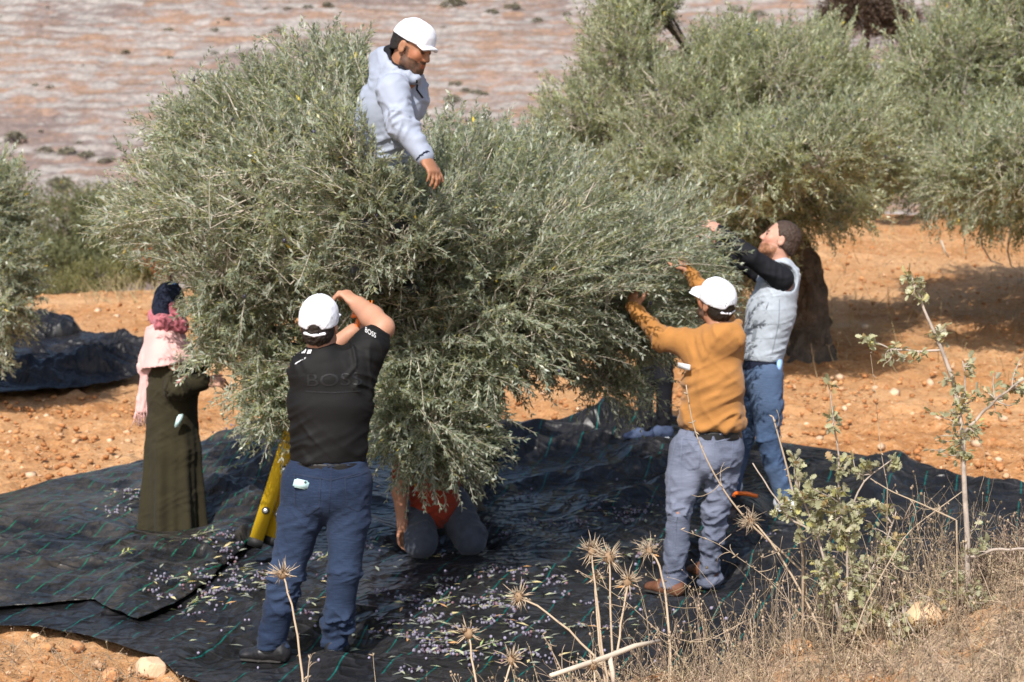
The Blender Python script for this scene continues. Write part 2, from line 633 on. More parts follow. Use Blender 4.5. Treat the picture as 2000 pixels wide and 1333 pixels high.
def soil_mat():
    m, nt, b, out = new_mat('soil')
    big = noise_node(nt, 0.55, 4.0)
    mid = noise_node(nt, 3.5, 5.0, 0.65)
    fine = noise_node(nt, 22.0, 5.0, 0.7)
    c = mix_col(nt, rampn(nt, mid.outputs[0], 0.32, 0.68), (0.31, 0.135, 0.048), (0.50, 0.255, 0.108))
    c = mix_col(nt, rampn(nt, big.outputs[0], 0.40, 0.66), c, (0.53, 0.315, 0.16))
    c = mix_col(nt, rampn(nt, fine.outputs[0], 0.54, 0.68), c, (0.58, 0.38, 0.22))
    c = mix_col(nt, rampn(nt, fine.outputs[0], 0.44, 0.30), c, (0.22, 0.095, 0.035))
    g = nt.nodes.new('ShaderNodeNewGeometry'); sp = nt.nodes.new('ShaderNodeSeparateXYZ'); nt.links.new(g.outputs['Position'], sp.inputs[0])
    lit = math_node(nt, 'MULTIPLY', rampn(nt, sp.outputs[1], 8.6, 7.4), rampn(nt, mid.outputs[0], .36, .52))       # dry plant litter on the near bank
    c = mix_col(nt, math_node(nt, 'MULTIPLY', lit, .85), c, mix_col(nt, rampn(nt, fine.outputs[0], .35, .65), (.20, .145, .10), (.46, .35, .24)))
    nt.links.new(c, b.inputs['Base Color'])
    b.inputs['Roughness'].default_value = 0.95
    b.inputs['Specular IOR Level'].default_value = 0.1
    add = math_node(nt, 'ADD', fine.outputs[0], mid.outputs[0])
    bump_to(nt, b, add, 0.9, 0.03)
    return m

soil = mesh_np('ground', GV, grid_faces(len(gx), len(gy))[:, ::-1], soil_mat(), None, False)
soil.data.flip_normals() if soil.data.polygons[0].normal.z < 0 else None
tag(soil, kind='structure')

# ---- the far hillside: rock ledges that step up above bands of orange soil
hx = np.arange(-90, 91, 0.36)
hv = np.arange(0, 150, 0.22)
HX, HV = np.meshgrid(hx, hv, indexing='ij')
warp = 2.6 * n2(HX, HV, 0.014, 3, 31) + 1.5 * n2(HX, HV * 1.6, 0.045, 3, 33)
base_z = -26 + 0.52 * HV + 3.0 * n2(HX, HV, 0.012, 2, 35) + 0.03 * HX
lvl = base_z + warp
HZ, rock = np.zeros_like(lvl), np.zeros_like(lvl)
for stepn, share, sd in ((1.15, .6, 37), (0.52, .4, 137)):         # tall and low ledges run through each other
    q = (lvl + sd) / stepn
    fr = q - np.floor(q)
    sharp = np.clip(0.34 + 0.30 * n2(HX, HV * 2.2, 0.05, 3, sd + 2) + 0.12 * n2(HX, HV, 0.4, 2, sd + 3), 0.06, 0.9)
    HZ = HZ + share * ((np.floor(q) + np.where(fr < sharp, fr / sharp * 0.8, 0.8 + (fr - sharp) / (1 - sharp) * 0.2)) * stepn - warp - sd)
    rock = rock + share * sstep(sharp + .12, sharp - .05, fr)
    crevice_shade = (0 if sd == 37 else crevice_shade) + share * sstep(.16, .05, np.abs(fr - sharp - .14)) * sstep(-.25, .25, n2(HX, HV, .12, 3, sd + 5))
brk = n2(HX, HV * 0.6, 0.28, 3, 41)
HZ = HZ + rock * 0.5 * brk + 0.28 * n2(HX, HV * 1.5, 0.6, 3, 43) + (1 - rock) * 0.25 * np.maximum(brk, 0)
HY = 172 + HV * 1.0 + 0.4 * n2(HX, HV, 0.3, 2, 45)
patch_n = 1.0 * n2(HX, HV * 2.4, 0.035, 5, 47)
fine_n = 1.6 * n2(HX * .42, HV * 1.5, 0.75, 4, 49, )
limestone = np.array([0.375, 0.325, 0.285])
limegrey = np.array([0.285, 0.235, 0.215])
orange = np.array([0.345, 0.215, 0.145])
brown = np.array([0.23, 0.17, 0.148])
pal = (limestone + (limegrey - limestone) * np.clip(0.5 - 1.3 * fine_n, 0, 1)[..., None])
tread = orange + (brown - orange) * np.clip(0.5 + 1.9 * patch_n + 0.8 * fine_n, 0, 1)[..., None]
rk = np.clip(rock * 0.95 + 1.0 * fine_n + 0.14 - 0.9 * sstep(0.05, 0.45, patch_n - 0.4 * fine_n), 0, 1)[..., None]
HC = tread * (1 - rk) + pal * rk
HC = HC * (1 - .62 * crevice_shade[..., None]) + np.array([.115, .095, .075]) * .62 * crevice_shade[..., None]       # crevice shade painted into the colour along the lip of each ledge
HC = HC * (1 + 0.22 * n2(HX, HV * 2, 0.9, 3, 51))[..., None]
hm, hnt, hb_, ho_ = new_mat('hill_rock_and_soil')
_a = hnt.nodes.new('ShaderNodeAttribute'); _a.attribute_name = 'Col'
_n = noise_node(hnt, 1.6, 5.0, 0.65)
hnt.links.new(mix_col(hnt, rampn(hnt, _n.outputs[0], 0.3, 0.7), mix_col(hnt, 1.0, _a.outputs['Color'], (0.50, 0.525, 0.56), 'MULTIPLY'), mix_col(hnt, 1.0, _a.outputs['Color'], (0.90, 0.94, 0.99), 'MULTIPLY')), hb_.inputs['Base Color'])
hb_.inputs['Roughness'].default_value = 0.95
hb_.inputs['Specular IOR Level'].default_value = 0.1
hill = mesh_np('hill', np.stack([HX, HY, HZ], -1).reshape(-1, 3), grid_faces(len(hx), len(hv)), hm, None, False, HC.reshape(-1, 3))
hill.data.flip_normals() if hill.data.polygons[0].normal.z < 0 else None
tag(hill, kind='structure')
_hz = lambda x, v: float(HZ[np.argmin(np.abs(hx - x)), np.argmin(np.abs(hv - v))])

def hill_at(px, py):
    p0 = at(px, py, 1.0)
    for v in np.arange(0, 149, 0.5):
        Y = 172 + v
        if CAM_Z + (p0[2] - CAM_Z) * Y < _hz(p0[0] * Y, v): break
    return np.array([p0[0] * Y, Y, CAM_Z + (p0[2] - CAM_Z) * Y])

# ------------------------------------------------------------------ harvest nets
def net_mat(name, base, stripe, gap, width, dash, rough=0.42, dust=(0.09, 0.075, 0.06), dustamt=0.25):
    m, nt, b, out = new_mat(name)
    uv = nt.nodes.new('ShaderNodeUVMap')
    sep = nt.nodes.new('ShaderNodeSeparateXYZ')
    nt.links.new(uv.outputs[0], sep.inputs[0])
    wob = noise_node(nt, 1.5, 2.0)
    u = math_node(nt, 'ADD', sep.outputs[0], math_node(nt, 'MULTIPLY', wob.outputs[0], 0.05))
    fr_ = math_node(nt, 'FRACT', math_node(nt, 'DIVIDE', u, gap))
    line = math_node(nt, 'LESS_THAN', fr_, width / gap)
    dn = noise_node(nt, dash, 2.0)
    on = math_node(nt, 'GREATER_THAN', dn.outputs[0], 0.44)
    fac = math_node(nt, 'MULTIPLY', line, on)
    cross = math_node(nt, 'LESS_THAN', math_node(nt, 'FRACT', math_node(nt, 'DIVIDE', sep.outputs[1], 0.62)), 0.008)
    d = noise_node(nt, 2.6, 6.0, 0.7)
    c = mix_col(nt, math_node(nt, 'MULTIPLY', rampn(nt, d.outputs[0], 0.42, 0.75), dustamt), base, dust)
    c = mix_col(nt, math_node(nt, 'MULTIPLY', cross, 0.35), c, (0.10, 0.10, 0.10))
    c = mix_col(nt, fac, c, stripe)
    nt.links.new(c, b.inputs['Base Color'])
    b.inputs['Roughness'].default_value = rough
    b.inputs['Specular IOR Level'].default_value = 0.27
    wv = nt.nodes.new('ShaderNodeTexNoise')
    wv.inputs['Scale'].default_value = 15.0
    wv.inputs['Detail'].default_value = 5.0
    nt.links.new(uv.outputs[0], wv.inputs['Vector'])
    hgt = math_node(nt, 'MULTIPLY', wv.outputs[0], .5)
    for sc_, st_, w_ in ((3.2, (1, .35, 1), 1.2), (5.5, (.4, 1.1, 1), .9), (9.0, (1, .6, 1), .6)):     # sharp creases in the film
        mp = nt.nodes.new('ShaderNodeMapping'); mp.inputs['Scale'].default_value = st_; mp.inputs['Rotation'].default_value = (0, 0, sc_)
        nt.links.new(uv.outputs[0], mp.inputs['Vector'])
        cn = N(nt, 'ShaderNodeTexNoise', Scale=sc_, Detail=1.5); nt.links.new(mp.outputs[0], cn.inputs['Vector'])
        rid = math_node(nt, 'MULTIPLY', math_node(nt, 'SUBTRACT', 1.0, math_node(nt, 'MULTIPLY', math_node(nt, 'ABSOLUTE', math_node(nt, 'SUBTRACT', cn.outputs[0], .5)), 9.0), True), w_)
        hgt = math_node(nt, 'ADD', hgt, rid)
    bump_to(nt, b, hgt, 0.75, 0.022)
    return m

def curve_pts(pts, n):
    pts = np.asarray(pts, float)
    s = np.concatenate([[0], np.cumsum(np.linalg.norm(np.diff(pts[:, :2], axis=0), axis=1))])
    q_ = np.linspace(0, s[-1], n)
    return np.stack([np.interp(q_, s, pts[:, i]) for i in range(2)], 1)

def net_sheet(name, top, bot, nu, nv, mat, zoff, amp, seed, ang, ridges=(), edge_lift=0.0, crease=1.0):
    T, B = curve_pts(top, nu), curve_pts(bot, nu)
    v = np.linspace(0, 1, nv)
    XY = B[:, None] * (1 - v)[None, :, None] + T[:, None] * v[None, :, None]
    # wavy hems
    w_ = 0.05 * n2(np.arange(nu) * 0.07, np.zeros(nu), 1.0, 3, seed + 9)
    XY[:, :, 1] += w_[:, None] * np.abs(v - 0.5)[None, :] * 2
    x, y = XY[..., 0], XY[..., 1]
    ca, sa = math.cos(ang), math.sin(ang)
    p, r = x * ca + y * sa, -x * sa + y * ca
    wq = 0.25 * n2(x, y, 1.1, 2, seed)
    f1 = (1 - np.abs(n2(p * 0.45 + wq, r * 1.7 + wq, 1.0, 2, seed + 1)) * 2)
    f2 = (1 - np.abs(n2(p * 1.6 + wq, r * 4.6, 1.0, 2, seed + 2)) * 2)
    f3 = (1 - np.abs(n2(p * 6.0, r * 8.0 + wq * 4, 1.0, 2, seed + 3)) * 2)
    mk = np.clip(0.35 + 0.9 * n2(x, y, 0.7, 2, seed + 4), 0.12, 1)
    z = amp * mk * (0.9 * np.maximum(f1, 0) ** 2 + 0.65 * np.maximum(f2, 0) ** 2.0 + 0.34 * np.maximum(f3, 0) ** 1.5 + .10 * n2(x, y, 16.0, 2, seed + 8))
    for (rx, ry, ex, ey, h_, w2) in ridges:           # heaped folds: from (rx, ry) to (ex, ey)
        d_ = np.array([ex - rx, ey - ry]); L = np.linalg.norm(d_); d_ = d_ / L
        tt = np.clip((x - rx) * d_[0] + (y - ry) * d_[1], 0, L)
        dist = np.hypot(x - rx - tt * d_[0], y - ry - tt * d_[1]) + 0.05 * n2(x, y, 4.0, 2, seed + 6)
        z = z + h_ * np.exp(-(dist / w2) ** 2) * (1 + 0.5 * n2(x, y, 5.0, 2, seed + 7))
    for k_, (an, f_, am) in enumerate(((ang + .5, 1.9, .030), (ang - .7, 2.6, .022), (ang + 1.3, 3.4, .016), (ang, 5.5, .010))):    # sharp creases
        cx, cy = x * math.cos(an) + y * math.sin(an), -x * math.sin(an) + y * math.cos(an)
        cr = 1 - np.abs(n2(cx * f_ * .45 + wq * 2, cy * f_ + wq * 3, 1.0, 1, seed + 20 + k_)) * 3.2
        z = z + 1.5 * am * crease * np.maximum(cr, 0) * np.clip(.3 + 1.2 * n2(x, y, 0.9, 2, seed + 30 + k_), 0, 1)
    e = np.minimum(np.minimum(v[None, :], 1 - v[None, :]) * 12, 1) * np.ones_like(x)
    z = terrain(x, y) + zoff + z * (0.25 + 0.75 * e) + edge_lift * (1 - e)
    for q_ in PADS:
        w_ = np.exp(-(((x - q_[0]) ** 2 + (y - q_[1]) ** 2) / .22 ** 2) ** 2)
        z = z * (1 - w_) + (q_[2] + zoff * 0.1) * w_
    V = np.stack([x, y, z], -1).reshape(-1, 3)
    uv = np.stack([p * 0 + (x * math.cos(0.27) - y * math.sin(0.27)), x * math.sin(0.27) + y * math.cos(0.27)], -1).reshape(-1, 2)
    o = mesh_np(name, V, grid_faces(nu, nv), mat, None, True, None, uv)
    if o.data.polygons[len(o.data.polygons) // 2].normal.z < 0: o.data.flip_normals()
    so = o.modifiers.new('thickness', 'SOLIDIFY')
    so.thickness = 0.003
    so.offset = -1
    o['sheet'] = 1
    SHEETS.append((x, y, z))
    return o

SHEETS = []

M_NET = net_mat('black_net', (0.0085, 0.0085, 0.0095), (0.004, 0.095, 0.082), 0.205, 0.0070, 3.0, 0.36, (.075, .07, .07), dustamt=0.35)
M_NET2 = net_mat('black_net_dusty', (0.0105, 0.0105, 0.0105), (0.008, 0.115, 0.068), 0.115, 0.0068, 5.0, 0.36, (0.105, 0.09, 0.075), 0.75)
M_NET3 = net_mat('black_net_plain', (0.0085, 0.009, 0.0115), (0.009, 0.0095, 0.0125), 0.3, 0.01, 3.0, 0.42)
G = lambda px, py: ground(px, py)[:2]
top = [G(*p) for p in ((-80, 1010), (200, 960), (420, 905), (520, 862), (700, 850), (900, 852), (1040, 850), (1140, 838), (1230, 822), (1340, 834), (1450, 868), (1580, 886), (1700, 908), (1755, 900), (1870, 950), (1990, 968), (2060, 985))]
bot = [G(-80, 1236), G(60, 1240), G(170, 1262), G(300, 1300), G(345, 1338)] + [np.array(p) for p in ((-1.2, 8.55), (-0.4, 8.45), (0.4, 8.45), (1.2, 8.5), (2.0, 8.6), (2.6, 8.8), (2.95, 9.2))]
rd = []
for a_, b_, h_, w_ in (((880, 880), (1180, 862), 0.17, 0.15), ((960, 915), (1240, 885), 0.12, 0.10), ((1180, 850), (1310, 840), 0.14, 0.13), ((1250, 905), (1420, 900), 0.05, 0.2),
                       ((1745, 915), (1690, 1000), 0.09, 0.14), ((1860, 955), (1990, 985), 0.08, 0.12), ((1150, 960), (1300, 930), 0.09, 0.10), ((1200, 1010), (1310, 975), 0.08, 0.12), ((920, 985), (1120, 950), 0.05, 0.08), ((440, 1190), (660, 1330), 0.03, 0.07), ((640, 1000), (760, 1080), 0.06, 0.1)):
    rd.append((*G(*a_), *G(*b_), h_, w_))
net = tag(net_sheet('harvest_net', top, bot, 340, 190, M_NET, 0.045, 0.050, 61, 0.35, rd),
          'long black net with thin green stripes spread under the big olive tree', 'net', 'black harvest nets on the ground')
top2 = [G(*p) for p in ((-60, 1006), (0, 990), (130, 956), (280, 926), (400, 888), (520, 856), (560, 870), (600, 905))]
bot2 = [G(*p) for p in ((-60, 1222), (90, 1208), (180, 1204), (270, 1240), (340, 1214), (400, 1172), (480, 1098), (545, 1060))]
rd2 = [(*G(*a_), *G(*b_), h_, w_) for a_, b_, h_, w_ in (((290, 1240), (500, 1085), 0.035, 0.05), ((390, 1120), (500, 1085), 0.05, 0.06), ((460, 930), (560, 960), 0.16, 0.2), ((200, 1080), (300, 1100), 0.03, 0.08), ((430, 890), (540, 865), 0.08, 0.1), ((440, 1010), (540, 1040), 0.07, 0.14))]
net2 = tag(net_sheet('harvest_net', top2, bot2, 250, 150, M_NET2, 0.10, 0.060, 71, 0.15, rd2, -0.02, 1.7),
           'dusty black net with many short green stripes under the woman in the long dress', 'net', 'black harvest nets on the ground')
top3 = [G(*p) for p in ((-90, 655), (0, 652), (110, 655), (200, 668), (283, 692))]
bot3 = [G(*p) for p in ((-90, 796), (0, 786), (120, 774), (200, 766), (276, 748))]
rd3 = [(*G(*a_), *G(*b_), h_, w_) for a_, b_, h_, w_ in (((-40, 730), (140, 715), 0.08, 0.25), ((80, 760), (230, 735), 0.07, 0.2), ((180, 745), (270, 720), 0.1, 0.15))]
net3 = tag(net_sheet('harvest_net', top3, bot3, 120, 90, M_NET3, 0.06, 0.14, 81, 0.1, rd3),
           'plain black net on the soil behind the woman, near the left olive tree', 'net', 'black harvest nets on the ground')
heap = Field()
hp = [ground(p, 672)[:3] for p in (-80, -20, 40, 85)]
for i, p in enumerate(hp):
    heap.ball(p + np.array([0, 0, 0.10]), (0.38, 0.34, 0.17 + 0.04 * (i % 2)), 0.05)
hV, hQ = heap.mesh(0.025)
hV = wrinkle(hV, hQ, [(hp[0], hp[-1], 0.022, 0.022)], 5, 9, 5)
tag(mesh_np('bundled_net', hV, hQ, M_NET3, None, True, None, hV[:, :2]), 'rolled up black net bundled in a heap below the olive tree at the edge', 'net')

_sx = np.concatenate([s[0].ravel() for s in SHEETS]); _sy = np.concatenate([s[1].ravel() for s in SHEETS]); _sz = np.concatenate([s[2].ravel() for s in SHEETS])
_cell = {}
for _i, (a_, b_) in enumerate(zip(np.floor(_sx / 0.06).astype(int), np.floor(_sy / 0.06).astype(int))):
    _k = (int(a_), int(b_))
    if _sz[_i] > _cell.get(_k, -99): _cell[_k] = _sz[_i]

def floor_z(x, y):
    """height of whatever covers the ground here: net, else soil"""
    k_ = (int(math.floor(x / 0.06)), int(math.floor(y / 0.06)))
    return max(_cell.get(k_, -99), float(terrain(x, y)))

def on_net(x, y):
    return (int(math.floor(x / 0.06)), int(math.floor(y / 0.06))) in _cell

# ------------------------------------------------------------------ stones
def ico(sub=1):
    bm = bmesh.new()
    bmesh.ops.create_icosphere(bm, subdivisions=sub, radius=1)
    V = np.array([tuple(v.co) for v in bm.verts]); F = np.array([[v.index for v in f.verts] for f in bm.faces])
    bm.free()
    return V, F
ICO1, ICOF1 = ico(1)
ICO2, ICOF2 = ico(2)

def blobs(centres, radii, F0, V0, seed, jitter=0.25, squash=0.6):
    n = len(centres)
    r = np.random.default_rng(seed)
    V = np.tile(V0, (n, 1, 1)) * (1 + jitter * r.uniform(-1, 1, (n, len(V0), 1)))
    V[:, :, 2] *= squash
    a = r.uniform(0, 6.283, n)
    c, s = np.cos(a)[:, None], np.sin(a)[:, None]
    x, y = V[..., 0] * c - V[..., 1] * s * 0.75, V[..., 0] * s + V[..., 1] * c * 0.75
    V = np.stack([x, y, V[..., 2]], -1) * radii[:, None, None] + centres[:, None]
    F = (F0[None] + np.arange(n)[:, None, None] * len(V0)).reshape(-1, F0.shape[1])
    return V.reshape(-1, 3), F

M_STONE = simple('pale_stone', (0.52, 0.37, 0.25), 0.9, 0.3, 9.0, 40.0, 0.6, 0.01, True, 0.15)
r_ = np.random.default_rng(5)
cs, rs, cc = [], [], []
while len(cs) < 13000:
    if r_.random() < 0.6:
        x, y = r_.uniform(-5.5, 5.5), r_.uniform(8.7, 17)
    else:
        x, y = r_.uniform(-7, 9), r_.uniform(12, 32)
    if on_net(x, y) or vnoise(np.array([[x * 0.8, y * 0.8, 1.0]]), 9)[0] < r_.uniform(-1.1, 0.5): continue
    rad = 0.006 + 0.030 * r_.random() ** 4.5
    cs.append((x, y, float(terrain(x, y)) + 0.3 * rad)); rs.append(rad)
    t = r_.random()
    cc.append((0.70, 0.44, 0.26) if t < 0.6 else ((1.0, 0.88, 0.76) if t < 0.76 else (0.88, 0.62, 0.40)))
V_, F_ = blobs(np.array(cs), np.array(rs), ICOF1[:, :], ICO1, 6, 0.48, 0.62)
gm = mesh_np('gravel', V_, F_, M_STONE, None, False, np.repeat(np.array(cc), len(ICO1), 0))
tag(gm, kind='stuff')
STONES = [((60, 930), .07), ((140, 945), .06), ((215, 862), .05), ((90, 815), .05), ((25, 880), .05), ((245, 560), .10), ((275, 545), .09), ((228, 620), .07), ((190, 700 - 90), .08), ((440, 795), .05), ((455, 870), .05),
          ((1290 + 420, 760), .07), ((1745, 770), .09), ((1815, 750), .10), ((1830, 820), .07), ((1720, 900 - 25), .06), ((1600, 858), .06), ((1650, 800), .06), ((1905, 870), .08), ((1950, 900), .06), ((1870, 780), .07), ((1690, 640), .08), ((1640, 740), .07),
          ((980, 790), .05), ((1060, 770), .06), ((1130, 800), .05), ((1010, 745), .05), ((1960, 820), .07), ((1575, 830), .05), ((20, 845), .04)]
st0 = None
for (p, rad) in STONES:
    g = ground(*p)
    if on_net(g[0], g[1]): continue
    V_, F_ = blobs(np.array([[0, 0, 0.0]]), np.array([rad * .62]), ICOF1, ICO1, int(p[0]), 0.30, 0.7)
    o = mesh_np('stone', V_, F_, M_STONE, None, False, np.full((len(V_), 3), r_.uniform(.85, 1.1)))
    o.location = (g[0], g[1], g[2] + 0.1 * rad)
    tag(o, 'pale loose stone lying on the bare orange soil', 'stone', 'pale stones scattered over the soil')

def rock(name, loc, size, seed, label, tint=(1, 1, 1)):
    V = ICO2 * 1.0
    bm = bmesh.new()
    bmesh.ops.create_icosphere(bm, subdivisions=4, radius=1)
    V = np.array([tuple(v.co) for v in bm.verts]); F = np.array([[v.index for v in f.verts] for f in bm.faces]); bm.free()
    r = np.random.default_rng(seed)
    for _ in range(9):                                 # broken faces
        n_ = unit(r.normal(size=3)); h = r.uniform(0.62, 0.85)
        d = V @ n_
        V = V - np.outer(np.maximum(d - h, 0), n_)
    V = V * (1 + 0.05 * fbm(V * 3, 3, seed))[:, None]
    V = V * np.array(size)
    o = mesh_np(name, V, F, M_STONE, None, False, np.tile(np.array(tint, float), (len(V), 1)))
    o.location = loc
    return tag(o, label, 'rock')

g = ground(296, 1318); rock('rock', (g[0], g[1], g[2] + 0.03), (0.075, 0.06, 0.065), 3, 'pale angular rock beside the net hem in the near corner', (1.15, 1.1, 1.05))
g = ground(214, 1322); rock('rock', (g[0], g[1], g[2] + 0.01), (0.045, 0.04, 0.035), 4, 'small orange brown rock left of the pale angular rock', (0.95, 0.7, 0.5))
g = ground(150, 1268); rock('rock', (g[0], g[1], g[2] + 0.01), (0.04, 0.035, 0.03), 8, 'brown clod lying against the black net hem', (0.7, 0.5, 0.35))
g = ground(70, 1250); rock('rock', (g[0], g[1], g[2] + 0.01), (0.026, 0.03, 0.022), 12, 'small white stone touching the net hem at the near corner', (1.3, 1.3, 1.25))
# ------------------------------------------------------------------ olive trees
M_LEAF = leaf_mat('olive_leaf', (0.205, 0.236, 0.170), (0.49, 0.52, 0.45), 0.36, 0.42)
M_LEAF_FAR = leaf_mat('olive_leaf_far', (0.228, 0.255, 0.178), (0.47, 0.50, 0.41), 0.36, 0.5)
M_BUSH = leaf_mat('bush_leaf', (0.14, 0.15, 0.07), (0.22, 0.23, 0.13), 0.25, 0.6)
M_BROWNBUSH = leaf_mat('brown_bush_leaf', (0.085, 0.055, 0.038), (0.10, 0.07, 0.05), 0.15, 0.7)
M_REDBUSH = leaf_mat('red_bush_leaf', (0.34, 0.13, 0.06), (0.36, 0.17, 0.09), 0.2, 0.6)
M_TWIG = simple('olive_twig', (0.46, 0.40, 0.33), 0.85, 0.3, 8.0)
M_BARK = simple('olive_bark', (0.105, 0.082, 0.062), 0.95, 0.5, 7.0, 22.0, 1.0, 0.05)
M_OLIVE = simple('ripe_olive', (1, 1, 1), 0.35, 0.15, 30.0, attr=True, spec=0.5)

def shoots_to_leaves(P, D, L, nodes, leaf_len, leaf_w, r, droop=0.25, tint=None):
    """P, D, L: base, direction, length of every shoot -> leaf quads, leaf colours, twig polylines"""
    n = len(P)
    t = (np.arange(nodes) + 0.6) / nodes
    ref = unit(r.normal(size=(n, 3)))
    side0 = unit(np.cross(D, ref))
    bend = unit(side0 * 0.5 + np.array([0, 0, -1]) * 0.9) * droop
    C = P[:, None] + D[:, None] * (L[:, None] * t)[..., None] + bend[:, None] * (L[:, None] * t ** 2 * 0.6)[..., None]
    T = unit(D[:, None] + bend[:, None] * (1.2 * t)[None, :, None])
    S = unit(np.cross(T, ref[:, None]))
    B = np.cross(T, S)
    alt = (np.arange(nodes) % 2)[None, :, None]
    side = np.where(alt == 0, S, B)
    side = unit(side + 0.35 * r.normal(size=side.shape))
    V = []
    for sgn in (1, -1):
        ld = unit(T * r.uniform(0.7, 1.35, (n, nodes, 1)) + sgn * side * 0.75 + 0.18 * r.normal(size=side.shape))
        ln = leaf_len * r.uniform(0.65, 1.2, (n, nodes, 1)) * (1 - 0.45 * t ** 3)[None, :, None]
        up = unit(T * 0.5 + np.array([0, 0, 1.0]) + 0.55 * r.normal(size=side.shape))
        wd = unit(np.cross(ld, up))
        nr = np.cross(wd, ld)
        w = leaf_w * r.uniform(0.75, 1.2, (n, nodes, 1))
        b0 = C
        m1 = C + ld * ln * 0.45 + wd * w * 0.5 + nr * w * 0.10
        m2 = C + ld * ln * 0.45 - wd * w * 0.5 + nr * w * 0.10
        tip = C + ld * ln - nr * ln * 0.08
        V.append(np.stack([b0, m1, tip, m2], 2))
    V = np.stack(V, 2).reshape(-1, 4, 3)
    nl = len(V)
    bright = r.uniform(0.62, 1.30, nl) * np.repeat(r.uniform(0.8, 1.2, n), nodes * 2)
    col = np.ones((nl, 3)) * bright[:, None]
    warm = r.random(nl)
    col[warm > 0.92] *= np.array([1.2, 1.05, 0.8])
    col[warm > 0.9985] *= np.array([2.0, 1.6, 0.4])
    if tint is not None: col *= np.asarray(tint)
    F = np.arange(nl * 4).reshape(-1, 4)
    tt = np.array([0, 0.33, 0.66, 1.0])
    lines = P[:, None] + D[:, None] * (L[:, None] * tt)[..., None] + bend[:, None] * (L[:, None] * tt ** 2 * 0.6)[..., None]
    return V.reshape(-1, 3), F, np.repeat(col, 4, 0), lines

def tubes(lines, r0, r1, sides=3):
    """many polylines (n, k, 3) -> one set of tubes"""
    n, k, _ = lines.shape
    T = unit(np.gradient(lines, axis=1))
    U = unit(np.cross(T, np.array([0.33, 0.21, 0.92])))
    W = np.cross(T, U)
    a = np.arange(sides) * 2 * math.pi / sides
    rad = np.linspace(0, 1, k)[None, :] * (np.reshape(r1, (-1, 1)) - np.reshape(r0, (-1, 1))) + np.reshape(r0, (-1, 1))
    rad = np.broadcast_to(rad, (n, k))
    V = lines[:, :, None] + rad[..., None, None] * (U[:, :, None] * np.cos(a)[:, None] + W[:, :, None] * np.sin(a)[:, None])
    i = np.arange(n)[:, None, None] * k * sides + np.arange(k - 1)[None, :, None] * sides
    j = np.arange(sides)[None, None]
    j2 = (j + 1) % sides
    F = np.stack([i + j, i + j2, i + sides + j2, i + sides + j], -1).reshape(-1, 4)
    return V.reshape(-1, 3), F

def in_capsules(P, caps):
    bad = np.zeros(len(P), bool)
    for a, b, rad in caps:
        a, b = np.asarray(a, float), np.asarray(b, float)
        w = b - a
        t = np.clip((P - a) @ w / max(w @ w, 1e-9), 0, 1)
        bad |= np.linalg.norm(P - a - t[:, None] * w, axis=1) < rad
    return bad

def bez(a, b, c, k):
    t = np.linspace(0, 1, k)[:, None]
    return a * (1 - t) ** 2 + 2 * b * t * (1 - t) + c * t * t

def trunk_mesh(pts, rad, seed, sides=36):
    pts, rad = np.asarray(pts, float), np.asarray(rad, float)
    k = 40
    s = np.linspace(0, len(pts) - 1, k)
    C = np.stack([np.interp(s, np.arange(len(pts)), pts[:, i]) for i in range(3)], 1)
    R = np.interp(s, np.arange(len(rad)), rad)
    a = np.arange(sides) * 2 * math.pi / sides
    V = np.stack([C[:, None, 0] + R[:, None] * np.cos(a), C[:, None, 1] + R[:, None] * np.sin(a), np.repeat(C[:, None, 2], sides, 1)], -1)
    q = np.stack([np.cos(a)[None] * 2.2 + 0 * R[:, None], np.sin(a)[None] * 2.2 + 0 * R[:, None], s[:, None] * 0.75 + 0 * a[None]], -1)
    V[..., :2] += ((fbm(q, 3, seed) * 0.75 + 0.4 * fbm(q * 3, 2, seed + 3)) * R[:, None])[..., None] * np.stack([np.cos(a), np.sin(a)], -1)[None]
    i = np.arange(k - 1)[:, None] * sides; j = np.arange(sides)[None]; j2 = (j + 1) % sides
    F = np.stack([i + j, i + j2, i + sides + j2, i + sides + j], -1).reshape(-1, 4)
    return V.reshape(-1, 3), F

